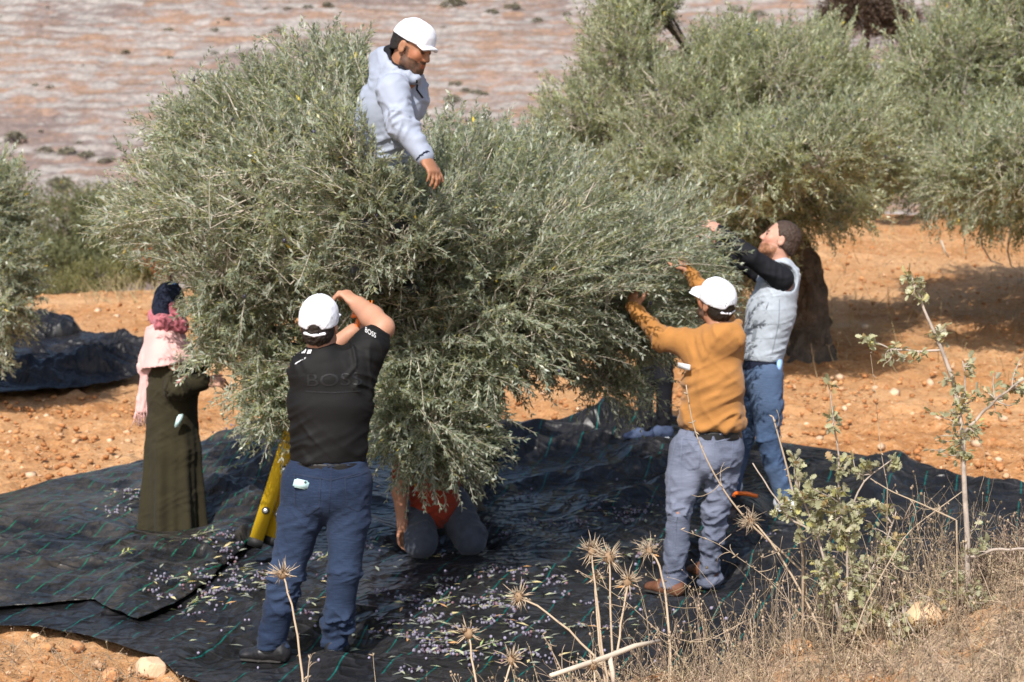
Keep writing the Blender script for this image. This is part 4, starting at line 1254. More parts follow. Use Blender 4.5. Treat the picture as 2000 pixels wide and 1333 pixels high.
class Person:
    def __init__(s, label, base, skin=(0.42, 0.22, 0.14)):
        s.base = np.asarray(base, float)
        s.root = empty('person', base)
        tag(s.root, label, 'person')
        s.F = Field(); s.skin = np.array(skin); s.paint = []
    bz = -.054; burn = True
    def head(s, c, f, up=(0, 0, 1), k=1.0, beard=None, brow=(0.03, 0.02, 0.015), hairskin=None):
        M = frame(f, up); c = np.asarray(c, float); F = s.F
        P = lambda x, y, z: c + M @ (np.array([x, y, z]) * k)
        B = lambda x, y, z, r, kk=.015, sub=False: F.ball(P(x, y, z), np.array(r) * k if not np.isscalar(r) else r * k, kk, M, sub)
        C = lambda a, b, ra, rb, kk=.012: F.cone(P(*a), P(*b), ra * k, rb * k, kk)
        B(0, -.012, .030, (.074, .094, .088), .02)
        B(0, .032, -.035, (.060, .060, .078), .04)
        B(0, .060, -.088, (.030, .028, .024), .03)
        C((-.048, .020, -.072), (-.018, .068, -.098), .022, .018, .025); C((.048, .020, -.072), (.018, .068, -.098), .022, .018, .025)
        B(-.038, .062, -.022, (.024, .018, .020), .02); B(.038, .062, -.022, (.024, .018, .020), .02)
        C((-.036, .074, .020), (.036, .074, .020), .011, .011, .015)
        C((0, .086, .010), (0, .103, -.028), .0085, .0125, .010)
        B(-.012, .098, -.032, .009, .008); B(.012, .098, -.032, .009, .008)
        B(-.031, .092, .002, (.015, .012, .010), .012, True); B(.031, .092, .002, (.015, .012, .010), .012, True)
        B(-.031, .078, .002, .0125, .004); B(.031, .078, .002, .0125, .004)
        C((-.020, .083, -.058), (.020, .083, -.058), .007, .007, .008); C((-.017, .083, -.069), (.017, .083, -.069), .008, .008, .008)
        for sx in (-1, 1):
            B(sx * .078, -.008, -.006, (.009, .021, .032), .008); B(sx * .086, -.004, -.002, (.005, .010, .018), .006, True)
        s.M, s.hc, s.hk = M, c, k
        s.beard, s.brow = beard, brow
        s.neck_at = P(0, -.022, -.07)
        return s
    def neck(s, to, r0=.054, r1=.062):
        s.F.cone(s.neck_at, to, r0, r1, .035); return s
    def limb(s, pts, rad, k=.025):
        for a, b, ra, rb in zip(pts[:-1], pts[1:], rad[:-1], rad[1:]): s.F.cone(a, b, ra, rb, k)
        return s
    def hand(s, w, d, n, thumb=1, curl=.5, k=1.0, spread=.12):
        w = np.asarray(w, float); d = unit(d); n = unit(np.asarray(n, float) - d * np.dot(n, d)); t = np.cross(d, n) * thumb
        F = s.F
        F.cone(w - d * .02, w + d * .035 * k, (.028 * k, .021 * k), (.036 * k, .017 * k), .02, t)
        F.cone(w + d * .03 * k, w + d * .078 * k, (.038 * k, .016 * k), (.042 * k, .0145 * k), .015, t)
        for i, (ln, off, r) in enumerate(((.070, .030, .0092), (.079, .010, .0096), (.073, -.010, .0092), (.056, -.029, .0080))):
            p = w + d * (.082 - .006 * abs(i - 1)) * k + t * off * k
            dd = unit(d + t * spread * (1.2 - i)); ang = 0
            for j, (fr_, rr) in enumerate(((.45, 1.0), (.30, .92), (.25, .82))):
                ang = curl * (.7 + .5 * j)
                dd = unit(dd * math.cos(ang) + n * math.sin(ang))
                q = p + dd * ln * fr_ * k
                F.cone(p, q, r * k * rr, r * k * rr * .93, .005); p = q
        p = w + d * .022 * k + t * .030 * k
        dd = unit(d * .65 + t * .75 + n * .35)
        for ln, r in ((.040, .0125), (.032, .0108), (.026, .0095)):
            q = p + dd * ln * k; F.cone(p, q, r * k, r * k * .92, .008); p = q
            dd = unit(dd + d * .35 - t * .35 * curl + n * .2 * curl)
        return s
    def finish(s, h=.006):
        V, Q = s.F.mesh(h, 1)
        C = np.tile(s.skin, (len(V), 1))
        if hasattr(s, 'M'):
            L = (V - s.hc) @ s.M / s.hk
            x, y, z = L[:, 0], L[:, 1], L[:, 2]
            hd = (np.abs(x) < .1) & (np.abs(y) < .13) & (z > -.14) & (z < .14)
            ck = hd & (y > .03) & (z < 0) & (z > -.06) & (np.abs(x) > .02)
            C[ck] *= np.array([1.08, .93, .9])
            if s.beard is not None:
                jaw = hd & (z < s.bz + .40 * np.maximum(0, np.abs(x) - .028)) & (y > -.005) & (z > -.135) & ~((np.abs(x) < .02) & (z > -.074) & (z < -.052))
                jaw |= s.burn & hd & (np.abs(x) > .055) & (y > .008) & (y < .028) & (z < .005) & (z > -.08)
                must = hd & (z < -.040) & (z > -.056) & (y > .07) & (np.abs(x) < .03)
                bm_ = jaw | must
                C[bm_] = np.array(s.beard) * (1 + .5 * vnoise(V[bm_] * 160, 3))[:, None] * .8 + s.skin * .2 * np.clip(.6 + vnoise(V[bm_] * 60, 4), 0, 1.5)[:, None]
            lip = hd & (np.abs(x) < .020) & (z > -.074) & (z < -.054) & (y > .075)
            C[lip] = s.skin * np.array([1.0, .62, .58])
            bw = hd & (z > .014) & (z < .026) & (y > .055) & (np.abs(x) > .010) & (np.abs(x) < .048)
            C[bw] = s.brow
            ey = hd & (np.abs(z - .001) < .0065) & (np.abs(np.abs(x) - .031) < .013) & (y > .06)
            C[ey] = (0.05, 0.03, 0.025)
        for fn, c in s.paint:
            C[fn(V)] = c
        s.body = mesh_np('body', V, Q, M_SKIN, s.root, True, C)
        return s
    def wear(s, name, F, mat, h=.008, wr=None, seed=0, fa=26., fp=6., smooth=1, parent=None, col=None):
        V, Q = F.mesh(h, smooth)
        if wr is not None: V = wrinkle(V, Q, wr, seed, fa, fp)
        C = np.ones((len(V), 3)) if col is None else np.tile(np.asarray(col, float), (len(V), 1))
        if callable(getattr(s, 'fade', None)) and 'jeans' in name: C = s.fade(V)
        return mesh_np(name, V, Q, mat, parent or s.root, True, C)
    def cap(s, tall=0.0, strap=True, mat=None, brim=True, lift=0.0, blen=.158):
        """baseball cap: crown, curved brim, sweat-band edge, rear opening with strap"""
        M, c, k = s.M, s.hc, s.hk
        P = lambda x, y, z: c + M @ (np.array([x, y, z]) * k)
        F = Field()
        F.ball(P(0, -.010, .034), np.array([.089, .107, .100 + tall]) * k, .01, M)
        F.ball(P(0, .045, .055), np.array([.070, .045, .060 + tall * .5]) * k, .04, M)
        F.cut(P(0, 0, .012 + lift), -(M @ np.array([0, .10, 1.0])))
        if strap: F.ball(P(0, -.125, .016), np.array([.036, .040, .034]) * k, .004, M, True)
        crown = s.wear('cap', F, mat or M_WHITECAP, .0045, [(P(0, 0, .02), P(0, 0, .15), .0007, .0007)], 3, 30, 20)
        if brim:
            B = Field()
            for x, zz in ((-.05, -.010), (-.025, -.001), (0, .003), (.025, -.001), (.05, -.010)):
                B.cone(P(x, .06, .018 + zz + lift), P(x * 1.05, blen - 7.0 * x * x, .006 + zz + lift), (.022 * k, .0062 * k), (.020 * k, .0058 * k), .012, M[:, 0])
            s.wear('brim', B, mat or M_WHITECAP, .004, parent=crown)
        if strap:
            S = Field()
            S.cone(P(-.045, -.100, .002), P(0, -.114, -.002), .0075 * k, .0075 * k, .004); S.cone(P(0, -.114, -.002), P(.045, -.100, .002), .0075 * k, .0075 * k, .004)
            s.wear('cap_strap', S, mat or M_WHITECAP, .004, parent=crown)
        for a_ in np.arange(6) * math.pi / 3 + math.pi / 6:            # panel seams
            sm = MB(); pts = []
            for e_ in np.linspace(.12, 1.32, 12):
                sx, sy, sz = math.sin(e_) * math.cos(a_), math.sin(e_) * math.sin(a_), math.cos(e_)
                pts.append(P(.0905 * sx, -.010 + .1085 * sy, .034 + (.1015 + tall) * sz))
            pts = [q_ for q_ in pts if ((q_ - c) @ M)[2] / k > .022 + lift]
            if len(pts) > 3 and math.sin(a_) < .3:
                sm.tube(pts, np.full(len(pts), .0013), 4); sm.build('cap_seam', M_CAPSEAM, crown)
        mb = MB()
        if strap:
            mb.tube([P(0, 0 + .005 * i, .134 + tall) for i in (-1, 1)], [.008, .008], 8)
            mb.build('cap_button', mat or M_WHITECAP, crown, True)
        return crown
    def hair(s, col, vol=.008, low=-.05, front=.045, face=True):
        M, c, k = s.M, s.hc, s.hk
        P = lambda x, y, z: c + M @ (np.array([x, y, z]) * k)
        F = Field()
        F.ball(P(0, -.014, .032), np.array([.075 + vol, .095 + vol, .089 + vol]) * k, .01, M)
        F.ball(P(0, -.045, -.025), np.array([.064 + vol, .060 + vol, .055]) * k, .03, M)
        F.cut(P(0, -.05, low), M @ np.array([0, .25, -1.0]))
        if face: F.cut(P(0, front, .05), M @ np.array([0, 1.0, -.55]))
        for sx in (-1, 1): F.ball(P(sx * .088, .0, -.012), np.array([.022, .030, .040]) * k, .006, M, True)
        return s.wear('hair', F, M_HAIR, .005, [(P(0, -.1, -.06), P(0, .06, .12), .0022, .0022)], 5, 60, 60, col=col)

def shoe(p, heel, toe, mat, sole, h=.07, w=.047, name='shoe', sh=.022):
    """heel and toe are points on the floor"""
    heel, toe = np.asarray(heel, float), np.asarray(toe, float)
    d = unit(toe - heel); up = np.array([0, 0, 1.0]); L = np.linalg.norm(toe - heel); x = unit(np.cross(d, up))
    F = Field()
    F.cone(heel + d * .045 + up * .045, heel + d * L * .5 + up * .046, (w * .82, .042), (w * .95, .038), .02, x)
    F.cone(heel + d * L * .5 + up * .042, toe - d * .055 + up * .032, (w, .034), (w * .92, .026), .03, x)
    F.cone(heel + d * .05 + up * .05, heel + d * .07 + up * (h + .045), .042, .045, .03)
    F.cut(heel + up * .008, -up)
    o = p.wear(name, F, mat, .006, [(heel, toe, .001, .0015)], 8, 40, 20)
    S = Field()
    S.cone(heel + d * .045 + up * sh * .5, heel + d * L * .5 + up * sh * .5, (w * .92, sh * .55), (w * .95, sh * .5), .01, x)
    S.cone(heel + d * L * .5 + up * sh * .5, toe - d * .05 + up * sh * .5, (w * 1.07, sh * .5), (w * 1.0, sh * .5), .01, x)
    S.cut(heel + up * sh * .95, up)
    p.wear('sole', S, sole, .006, parent=o)
    return o

def jeans_field(top, seat, legs, rt, rs, kx=(1, 0, 0), cut_n=None):
    """legs: list of (points, radii)"""
    F = Field()
    F.cone(top, seat, rt, rs, .03, kx)
    for pts, rad in legs:
        for i, (a, b, ra, rb) in enumerate(zip(pts[:-1], pts[1:], rad[:-1], rad[1:])): F.cone(a, b, ra, rb, .035 if i == 0 else .02)
    return F

def loops(p, pts, mat, target, w=.012, hgt=.05):
    for q in pts:
        strip('belt_loop', [q + np.array([0, 0, hgt / 2]), q - np.array([0, 0, hgt / 2])], w, target, mat, p.root, .006, n=5)

def phone(c, ax, ay, az, mat, label, lens=True):
    """a phone sticking out of a pocket: rounded slab with a lens bump"""
    bm = bmesh.new(); bmesh.ops.create_cube(bm, size=2.0)
    bmesh.ops.bevel(bm, geom=bm.edges[:], offset=.25, segments=2, affect='EDGES')
    V = np.array([tuple(v.co) for v in bm.verts]); faces = {}
    for f in bm.faces: faces.setdefault(len(f.verts), []).append([v.index for v in f.verts])
    bm.free()
    A = np.stack([ax, ay, az]); V = V @ A
    o = mesh_np('phone', V, [np.array(f) for f in faces.values()], mat, None, True)
    o.location = c
    tag(o, label, 'phone')
    if lens:
        mb = MB(); n = unit(az)
        mb.tube([np.array(c) + ax * .5 + ay * .6 + az * .9, np.array(c) + ax * .5 + ay * .6 + az * 1.3], [.006, .006], 8)
        l_ = mb.build('camera_lens', M_DARK, None, True); l_.parent = o; l_.matrix_parent_inverse = Matrix.Translation(-Vector(o.location))
    return o

# ---- A: the man in the black shirt, seen from behind, arms up in the branches
YA = 9.28
J = lambda px, py, dy=0.0: at(px, py, YA + dy)
SK = (0.46, 0.235, 0.15)
A = Person('man from behind in black shirt, dark blue jeans and white cap, arms up in branches', (*J(600, 1290)[:2], floor_z(*J(600, 1290)[:2])), SK)
A.head(J(624, 636, .04), (.12, .90, .30), (-.02, -.3, .95), 1.04)
A.neck(J(634, 705, .03), .060, .072)
shL, shR = J(588, 722, .03), J(700, 706, .05)
elR, wrR = J(748, 640, .16), J(700, 596, .36)
elL, wrL = J(606, 712, .36), J(690, 646, .46)
A.F.cone(J(640, 720, .05), J(640, 890, .05), (.165, .10), (.155, .11), .03)
A.limb([shR, elR, wrR], [.056, .049, .037]); A.limb([elR, elR * .55 + wrR * .45, wrR], [.048, .054, .036])
A.limb([shL, elL, wrL], [.056, .046, .034])
A.hand(wrR, J(655, 556, .42) - wrR, (-.2, .2, -1), -1, 1.0, 1.18, .05)
A.hand(wrL, J(716, 622, .56) - wrL, (.3, .2, -1), 1, .8, 1.05)
hipL, knL, anL = J(594, 985, .05), J(562, 1112, .0), J(530, 1258, .06)
hipR, knR, anR = J(682, 980, .05), J(673, 1112, .02), J(656, 1252, .10)
A.F.cone(J(641, 900, .05), J(638, 965, .05), (.15, .11), (.16, .12), .03)
A.limb([hipL, knL, anL], [.085, .058, .042]); A.limb([hipR, knR, anR], [.085, .058, .042])
A.finish(.006)
T = Field()
T.cone(J(644, 725, .05), J(645, 790, .045), (.178, .110), (.198, .125), .04)
T.cone(J(645, 790, .045), J(641, 897, .05), (.195, .128), (.178, .132), .03, flat=False)
T.cone(shL + [.03, 0, -.01], shL * .62 + elL * .38 + [0, 0, -.02], .080, .070, .05); T.cone(J(634, 700, .04), J(640, 730, .05), .085, .12, .05)
T.cone(shR + [-.03, 0, -.02], shR * .42 + elR * .58, .084, .079, .05, flat=False)
T.cone(J(690, 745, .05), shR * .6 + elR * .4, .09, .07, .05)
T.cut(J(641, 903, 0), (0, 0, -1))
wrA = [(J(645, 740, .05), J(641, 900, .05), .002, .006), (shR, elR, .006, .004), (J(640, 705, .05), shR, .004, .006)]
shirt = A.wear('shirt', T, M_BLACKSHIRT, .007, wrA, 21, 16, 3.2)
ring = Field(); e = unit(elR - shR); c_ = shR * .40 + elR * .60
ring.cone(c_ - e * .012, c_ + e * .016, .0835, .082, .004, flat=True)
A.wear('sleeve_hem', ring, M_BLACKSHIRT, .006)
lv, lf = text_mesh('BOSS', .135)
o0 = J(647, 749, -.2)
LVv = np.stack([o0[0] + lv[:, 0] * .86, np.full(len(lv), o0[1]), o0[2] + lv[:, 1] * .62 + lv[:, 0] * .02], 1)
mesh_np('lettering', conform(LVv, lf, shirt, (0, 1, 0), .0025), lf, M_LETTER, shirt)
strip('print_line', [J(590, 771, -.2), J(650, 773, -.2), J(700, 771, -.2)], .006, shirt, M_LETTER, A.root, .0025)
lv, lf = text_mesh('BOSS', .030)
o0 = J(719, 655, -.1)
mesh_np('sleeve_lettering', conform(np.stack([o0[0] + lv[:, 0] * .8 , np.full(len(lv), o0[1]), o0[2] + lv[:, 1] - lv[:, 0] * .42], 1), lf, shirt, (0, 1, 0), .003), lf, M_WHITEPRINT, shirt)
for i, (px, py) in enumerate(((566, 694), (577, 691), (589, 690), (601, 690))):
    patch('shoulder_mark', [J(px - 5, py + 4, -.1), J(px + 3, py + 3, -.1), J(px + 5, py - 4, -.1), J(px - 3, py - 3, -.1)], shirt, M_WHITEPRINT, A.root, 4, 4, .003)
jl = [([J(598, 945, .04), J(588, 1010, .03), knL, J(545, 1190, .02), J(528, 1268, .05)], [.120, .105, .080, .071, .066]),
      ([J(680, 945, .04), J(680, 1010, .03), knR, J(664, 1190, .05), J(655, 1262, .10)], [.117, .102, .076, .069, .064])]
JF = jeans_field(J(641, 902, .05), J(638, 958, .035), jl, (.177, .128), (.188, .150))
JF.cut(J(641, 900, 0), (0, 0, 1)); JF.cut(J(640, 1272, 0), (0, 0, -1))
wj = [(J(590, 950, .04), knL, .003, .005), (knL, J(528, 1268, .05), .009, .014), (J(680, 950, .04), knR, .003, .005), (knR, J(655, 1262, .1), .009, .014)]
A.fade = lambda V: np.repeat(np.clip(1 - .5 * np.clip(vnoise(V * 5, 3), 0, 1) - .35 * np.exp(-((V[:, 2] - knL[2]) / .16) ** 2) - .25 * np.exp(-((V[:, 2] - J(0, 1010)[2]) / .08) ** 2), 0, 1)[:, None], 3, 1)
jA = A.wear('jeans', JF, M_DENIM_DARK, .007, wj, 33, 19, 8)
BF = Field(); BF.cone(J(641, 917, .05), J(641, 899, .05), (.186, .136), (.183, .135), .004, flat=True)
blt = A.wear('belt', BF, M_BELT, .006)
loops(A, [J(637, 909, -.2), J(648, 909, -.2), J(588, 908, -.2), J(706, 909, -.2)], M_SEAM_DARK, blt)
for pk in (((566, 938), (620, 945), (618, 1000), (592, 1020), (568, 1000)), ((668, 945), (712, 938), (712, 995), (694, 1012), (672, 1000))):
    strip('pocket_seam', [J(*q, -.25) for q in pk + pk[:1]], .006, jA, M_SEAM_DARK, A.root, .003, n=46)
strip('back_seam', [J(641, 920, -.25), J(640, 960, -.25), J(636, 1010, -.25)], .006, jA, M_SEAM_DARK, A.root, .003)
strip('yoke_seam', [J(562, 938, -.25), J(600, 940, -.25), J(640, 948, -.25), J(680, 940, -.25), J(716, 930, -.25)], .006, jA, M_SEAM_DARK, A.root, .003, n=30)
def foot(p, ank, dirn, mat, sole, L=.28, back=.07, **k):
    d = unit(np.array([dirn[0], dirn[1], 0.0])); b = np.array([ank[0], ank[1], 0]) - d * back
    t = b + d * L
    b[2] = floor_z(b[0], b[1]) - .004; t[2] = floor_z(t[0], t[1]) - .004
    b[2] = t[2] = max(b[2], t[2])
    return shoe(p, b, t, mat, sole, **k)
foot(A, J(530, 1262, .05), (-.95, .25), M_SHOE, M_SOLE, .29, .10); foot(A, J(655, 1262, .10), (.10, .9), M_SHOE, M_SOLE, .28, .08)
A.cap(.012); A.hair((.03, .022, .018), .004, -.05)
pc = at(588, 946, YA - .098)
phone(pc, np.array([.034, 0, -.008]), np.array([.006, .002, .020]), np.array([.0, -.004, .001]), M_PHONE, 'pale teal phone sticking out of the back pocket of the dark jeans')
# the hand rake he combs the branches with
def hand_rake(label, c, d, n, L=.16):
    c = np.asarray(c, float); d = unit(d); n = unit(n - d * np.dot(n, d)); t = np.cross(d, n)
    root = empty('hand_rake', c); tag(root, label, 'olive rake')
    mb = MB(); mb.tube([c, c + d * L * .5 + n * .008, c + d * L], [.012, .014, .013], 8); mb.build('handle', M_ORANGE, root, True)
    mb = MB(); e = c + d * L
    mb.tube([e - t * .05, e + d * .012, e + t * .05], [.009, .012, .009], 6); mb.build('head', M_ORANGE, root, True)
    for i in range(6):
        mb = MB(); b = e + t * (-.045 + .018 * i)
        mb.tube([b, b + d * .05 + n * .006, b + d * .085 + n * .028], [.0055, .0045, .003], 5); mb.build('tine', M_ORANGE, root, True)
    return root
hand_rake('orange hand rake held up by the man in the black shirt', J(697, 640, .44), (.10, .5, .35), (0, .3, 1), .09)

# ---- B: the man in the mustard hoodie
YB = 10.7
J2 = lambda px, py, dy=0.0: at(px, py, YB + dy)
B = Person('man from behind in mustard hoodie, faded grey blue jeans and white cap', (*J2(1345, 1155)[:2], floor_z(*J2(1345, 1155)[:2])), (0.40, 0.20, 0.125))
B.head(J2(1398, 592, .02), (-.55, .66, .42), (.10, -.30, .94), 1.02, beard=(.06, .04, .03))
B.neck(J2(1412, 655, .0), .056, .066)
bL, bR = J2(1364, 672, .02), J2(1426, 668, .08)
eL, wL = J2(1296, 664, .10), J2(1240, 606, .22)
eR, wR = J2(1398, 612, .34), J2(1346, 530, .42)
B.F.cone(J2(1398, 690, .04), J2(1392, 840, .04), (.14, .09), (.14, .10), .03)
B.limb([bL, eL, wL], [.05, .042, .030]); B.limb([bR, eR, wR], [.05, .042, .030])
B.hand(wL, J2(1234, 572, .26) - wL, (.6, .6, .1), -1, .7, 1.05); B.hand(wR, J2(1322, 492, .46) - wR, (-.6, .5, .2), 1, .55, 1.0)
h1, k1, a1 = J2(1338, 905, .03), J2(1326, 1000, -.02), J2(1312, 1138, .05)
h2, k2, a2 = J2(1418, 905, .06), J2(1396, 1000, .06), J2(1384, 1120, .16)
B.limb([h1, k1, a1], [.08, .055, .04]); B.limb([h2, k2, a2], [.08, .055, .04]); B.F.cone(J2(1392, 845, .04), J2(1385, 900, .04), (.14, .1), (.15, .11), .03)
B.finish(.006)
H = Field()
H.cone(J2(1402, 676, .04), J2(1394, 750, .03), (.128, .105), (.160, .128), .05); H.cone(J2(1394, 750, .03), J2(1391, 826, .04), (.160, .130), (.172, .135), .03)
H.cone(J2(1391, 818, .04), J2(1391, 834, .04), (.164, .130), (.150, .122), .004, (1, 0, 0), True); H.cut(J2(1391, 836, 0), (0, 0, -1))
H.cone(bL + [.03, .02, 0], eL, .078, .062, .05); H.cone(eL, wL + .02 * unit(wL - eL), .060, .040, .03); H.cone(wL - .03 * unit(wL - eL), wL + .012 * unit(wL - eL), .042, .040, .01)
H.cone(J2(1376, 702, .03), bL * .55 + eL * .45, .095, .065, .05)
H.cone(bR, eR, .078, .062, .05); H.cone(eR, wR, .060, .040, .03)
H.ball(J2(1416, 660, -.055), (.105, .058, .080), .06); H.cone(J2(1382, 644, .03), J2(1410, 652, -.06), .030, .036, .04); H.cone(J2(1410, 652, -.06), J2(1438, 634, .0), .036, .032, .04); H.ball(J2(1412, 622, .0), (.058, .068, .040), .015, None, True); H.cone(J2(1392, 672, -.16), J2(1432, 664, -.16), .020, .020, .03, sub=True)
wb = [(J2(1400, 690, .03), J2(1391, 835, .04), .003, .010), (bL, eL, .004, .008), (eL, wL, .007, .006), (bR, eR, .006, .006), (eR, wR, .006, .006)]
hood = B.wear('hoodie', H, M_MUSTARD, .008, wb, 44, 15, 3.5)
RB = Field(); RB.cone(J2(1391, 838, .04), J2(1391, 824, .04), (.160, .130), (.166, .134), .004, (1, 0, 0), True)
B.wear('hem_band', RB, M_MUSTARD, .006)
m_ = MB(); m_.box(J2(1336, 716, -.045), np.array([.030, -.030, -.004]), np.array([.0, .0, .015]), np.array([.0015, .0015, 0])); m_.build('name_tag', M_WHITEPRINT, B.root)
strip('arm_seam', [J2(1372, 652, -.3), J2(1366, 680, -.3), J2(1368, 712, -.3)], .006, hood, M_MUSTARD, B.root, .003)
jb = [([J2(1345, 880, .03), J2(1335, 935, .01), k1, J2(1322, 1070, .01), J2(1312, 1150, .05)], [.108, .096, .065, .060, .058]),
      ([J2(1418, 880, .05), J2(1410, 935, .05), k2, J2(1390, 1062, .10), J2(1383, 1130, .16)], [.100, .086, .063, .058, .056])]
JB = jeans_field(J2(1391, 846, .04), J2(1386, 890, .02), jb, (.152, .118), (.165, .138))
JB.cut(J2(1391, 842, 0), (0, 0, 1)); JB.cut(J2(1340, 1152, 0), (0, 0, -1))
wj = [(J2(1345, 880, .03), k1, .004, .007), (k1, J2(1312, 1150, .05), .007, .014), (J2(1418, 880, .05), k2, .004, .007), (k2, J2(1383, 1130, .16), .007, .014)]
B.fade = lambda V: np.repeat(np.clip(1 - .6 * np.clip(vnoise(V * 6, 5) + .2, 0, 1) - .4 * np.exp(-((V[:, 2] - J2(0, 960)[2]) / .16) ** 2), 0, 1)[:, None], 3, 1)
jB = B.wear('jeans', JB, M_DENIM_GREY, .007, wj, 55, 17, 9)
BB = Field(); BB.cone(J2(1391, 857, .04), J2(1391, 839, .04), (.163, .132), (.158, .128), .004, flat=True)
bb = B.wear('belt', BB, M_BELT, .006)
loops(B, [J2(1424, 848, -.25), J2(1433, 848, -.25), J2(1366, 848, -.25)], M_SEAM_GREY, bb, .011, .048)
for pk in (((1340, 868), (1376, 872), (1372, 925), (1352, 930), (1336, 915)), ((1402, 874), (1442, 866), (1436, 915), (1418, 922), (1400, 912))):
    strip('pocket_seam', [J2(*q, -.3) for q in pk + pk[:1]], .006, jB, M_SEAM_GREY, B.root, .003, n=46)
strip('leg_seam', [J2(1328, 870, -.3), J2(1316, 930, -.3), J2(1314, 1000, -.3), J2(1304, 1080, -.3), J2(1296, 1140, -.3)], .006, jB, M_SEAM_GREY, B.root, .003, n=40)
foot(B, J2(1312, 1150, .05), (-.55, .55), M_BROWNSHOE, M_SOLE, .29, .08); foot(B, J2(1383, 1130, .16), (-.4, .8), M_BROWNSHOE, M_SOLE, .28, .07)
B.cap(.006); B.hair((.025, .018, .014), .005, -.065)

# ---- C: the bearded man in the grey quilted vest, in profile, looking up
YC = 12.4
J3 = lambda px, py, dy=0.0: at(px, py, YC + dy)
C_BEARD = -.060
C = Person('bearded man in grey quilted vest over black sleeves and blue jeans, looking up', (*J3(1500, 990)[:2], floor_z(*J3(1500, 990)[:2])), (0.50, 0.27, 0.195))
C.head(J3(1523, 470, .0), (-.90, .12, .42), (.42, .05, .90), 1.06, beard=(.27, .12, .06), brow=(.16, .08, .045)); C.bz = C_BEARD; C.burn = False
C.neck(J3(1522, 525, .0), .058, .066)
cS, cE, cW = J3(1528, 545, -.13), J3(1462, 500, -.20), J3(1408, 452, -.14)
dS, dE, dW = J3(1512, 545, .15), J3(1450, 515, .22), J3(1398, 478, .16)
C.F.cone(J3(1518, 560, .0), J3(1490, 715, .0), (.11, .15), (.10, .14), .03)
C.limb([cS, cE, cW], [.052, .044, .032]); C.limb([dS, dE, dW], [.052, .044, .032])
C.hand(cW, J3(1376, 432, -.10) - cW, (-.4, .5, -.5), -1, .45, 1.05); C.hand(dW, J3(1372, 462, .18) - dW, (-.3, -.3, -.6), 1, .5)
ch, ck_, ca = J3(1494, 745, -.09), J3(1500, 856, -.10), J3(1530, 965, -.06)
gh, gk, ga = J3(1470, 745, .09), J3(1452, 850, .06), J3(1428, 955, .10)
C.limb([ch, ck_, ca], [.085, .056, .042]); C.limb([gh, gk, ga], [.085, .056, .042]); C.F.cone(J3(1488, 705, 0), J3(1484, 745, 0), (.10, .13), (.11, .14), .03)
C.finish(.006)
S = Field()
S.cone(cS, cE, .074, .056, .04); S.cone(cE, cW, .055, .040, .03); S.cone(dS, dE, .074, .056, .04); S.cone(dE, dW, .055, .040, .03)
S.cone(J3(1520, 545, 0), J3(1508, 600, 0), (.095, .13), (.09, .12), .04); S.ball(J3(1521, 522, 0), (.075, .085, .04), .03)
C.wear('black_sweater', S, M_BLACKCLOTH, .008, [(cS, cE, .004, .006), (cE, cW, .006, .005), (dS, dE, .005, .005), (dE, dW, .005, .005)], 66, 18, 5)
Vt = Field()
Vt.cone(J3(1522, 545, 0), J3(1506, 610, 0), (.128, .165), (.150, .178), .05); Vt.cone(J3(1506, 610, 0), J3(1489, 690, 0), (.150, .180), (.135, .172), .03)
Vt.cone(J3(1489, 686, 0), J3(1487, 700, 0), (.128, .166), (.120, .158), .01, (1, 0, 0), True); Vt.cut(J3(1488, 702, 0), (0, 0, -1)); Vt.cone(J3(1528, 522, -.07), J3(1530, 522, .07), .045, .045, .04)
Vt.cone(cS + [.015, -.16, -.0], cE * .55 + cS * .45 + [-.02, -.16, -.02], .098, .088, .015, sub=True); Vt.cone(cS + [.02, 0, 0], cE, .085, .08, .012, sub=True)
Vt.cone(dS, dE, .085, .08, .012, sub=True)
vest = C.wear('vest', Vt, M_VEST, .007, [(J3(1515, 560, 0), J3(1489, 700, 0), .003, .004)], 77, 20, 4)
for py in (585, 612, 640, 668):
    a_ = (py - 545) / 150
    strip('quilting_line', [J3(1450 + 2 * a_, py + 2, -.4), J3(1490, py, -.4), J3(1548 - 6 * a_, py - 3, -.4)], .006, vest, M_VEST, C.root, .0018, n=26)
strip('side_seam', [J3(1532, 590, -.4), J3(1530, 640, -.4), J3(1518, 695, -.4)], .005, vest, M_VESTTRIM, C.root, .003)
strip('pocket_welt', [J3(1487, 632, -.4), J3(1484, 655, -.4), J3(1481, 674, -.4)], .020, vest, M_VESTTRIM, C.root, .005, n=14)
hb2 = Field(); hb2.cone(J3(1488, 703, 0), J3(1489, 690, 0), (.128, .166), (.138, .174), .008, flat=True)
C.wear('vest_hem', hb2, M_VEST, .006)
un = Field(); un.cone(J3(1488, 722, 0), J3(1490, 690, 0), (.126, .164), (.122, .156), .01, (1, 0, 0), True)
C.wear('navy_undershirt', un, M_NAVY, .008)
jc = [([J3(1496, 735, -.075), J3(1497, 790, -.09), ck_, J3(1514, 915, -.08), J3(1530, 968, -.06)], [.108, .098, .072, .062, .056]),
      ([J3(1474, 735, .08), J3(1464, 790, .08), gk, J3(1438, 905, .08), J3(1428, 958, .10)], [.105, .094, .070, .062, .056])]
JC = jeans_field(J3(1488, 708, 0), J3(1486, 742, 0), jc, (.112, .148), (.122, .155)); JC.cut(J3(1488, 708, 0), (0, 0, 1))
C.fade = lambda V: np.repeat(np.clip(1 - .55 * np.clip(vnoise(V * 5, 9) + .15, 0, 1), 0, 1)[:, None], 3, 1)
jC = C.wear('jeans', JC, M_DENIM_BLUE, .008, [(ch, ck_, .003, .006), (ck_, J3(1530, 968, -.06), .006, .009), (gh, gk, .003, .006), (gk, ga, .006, .009)], 88, 20, 9)
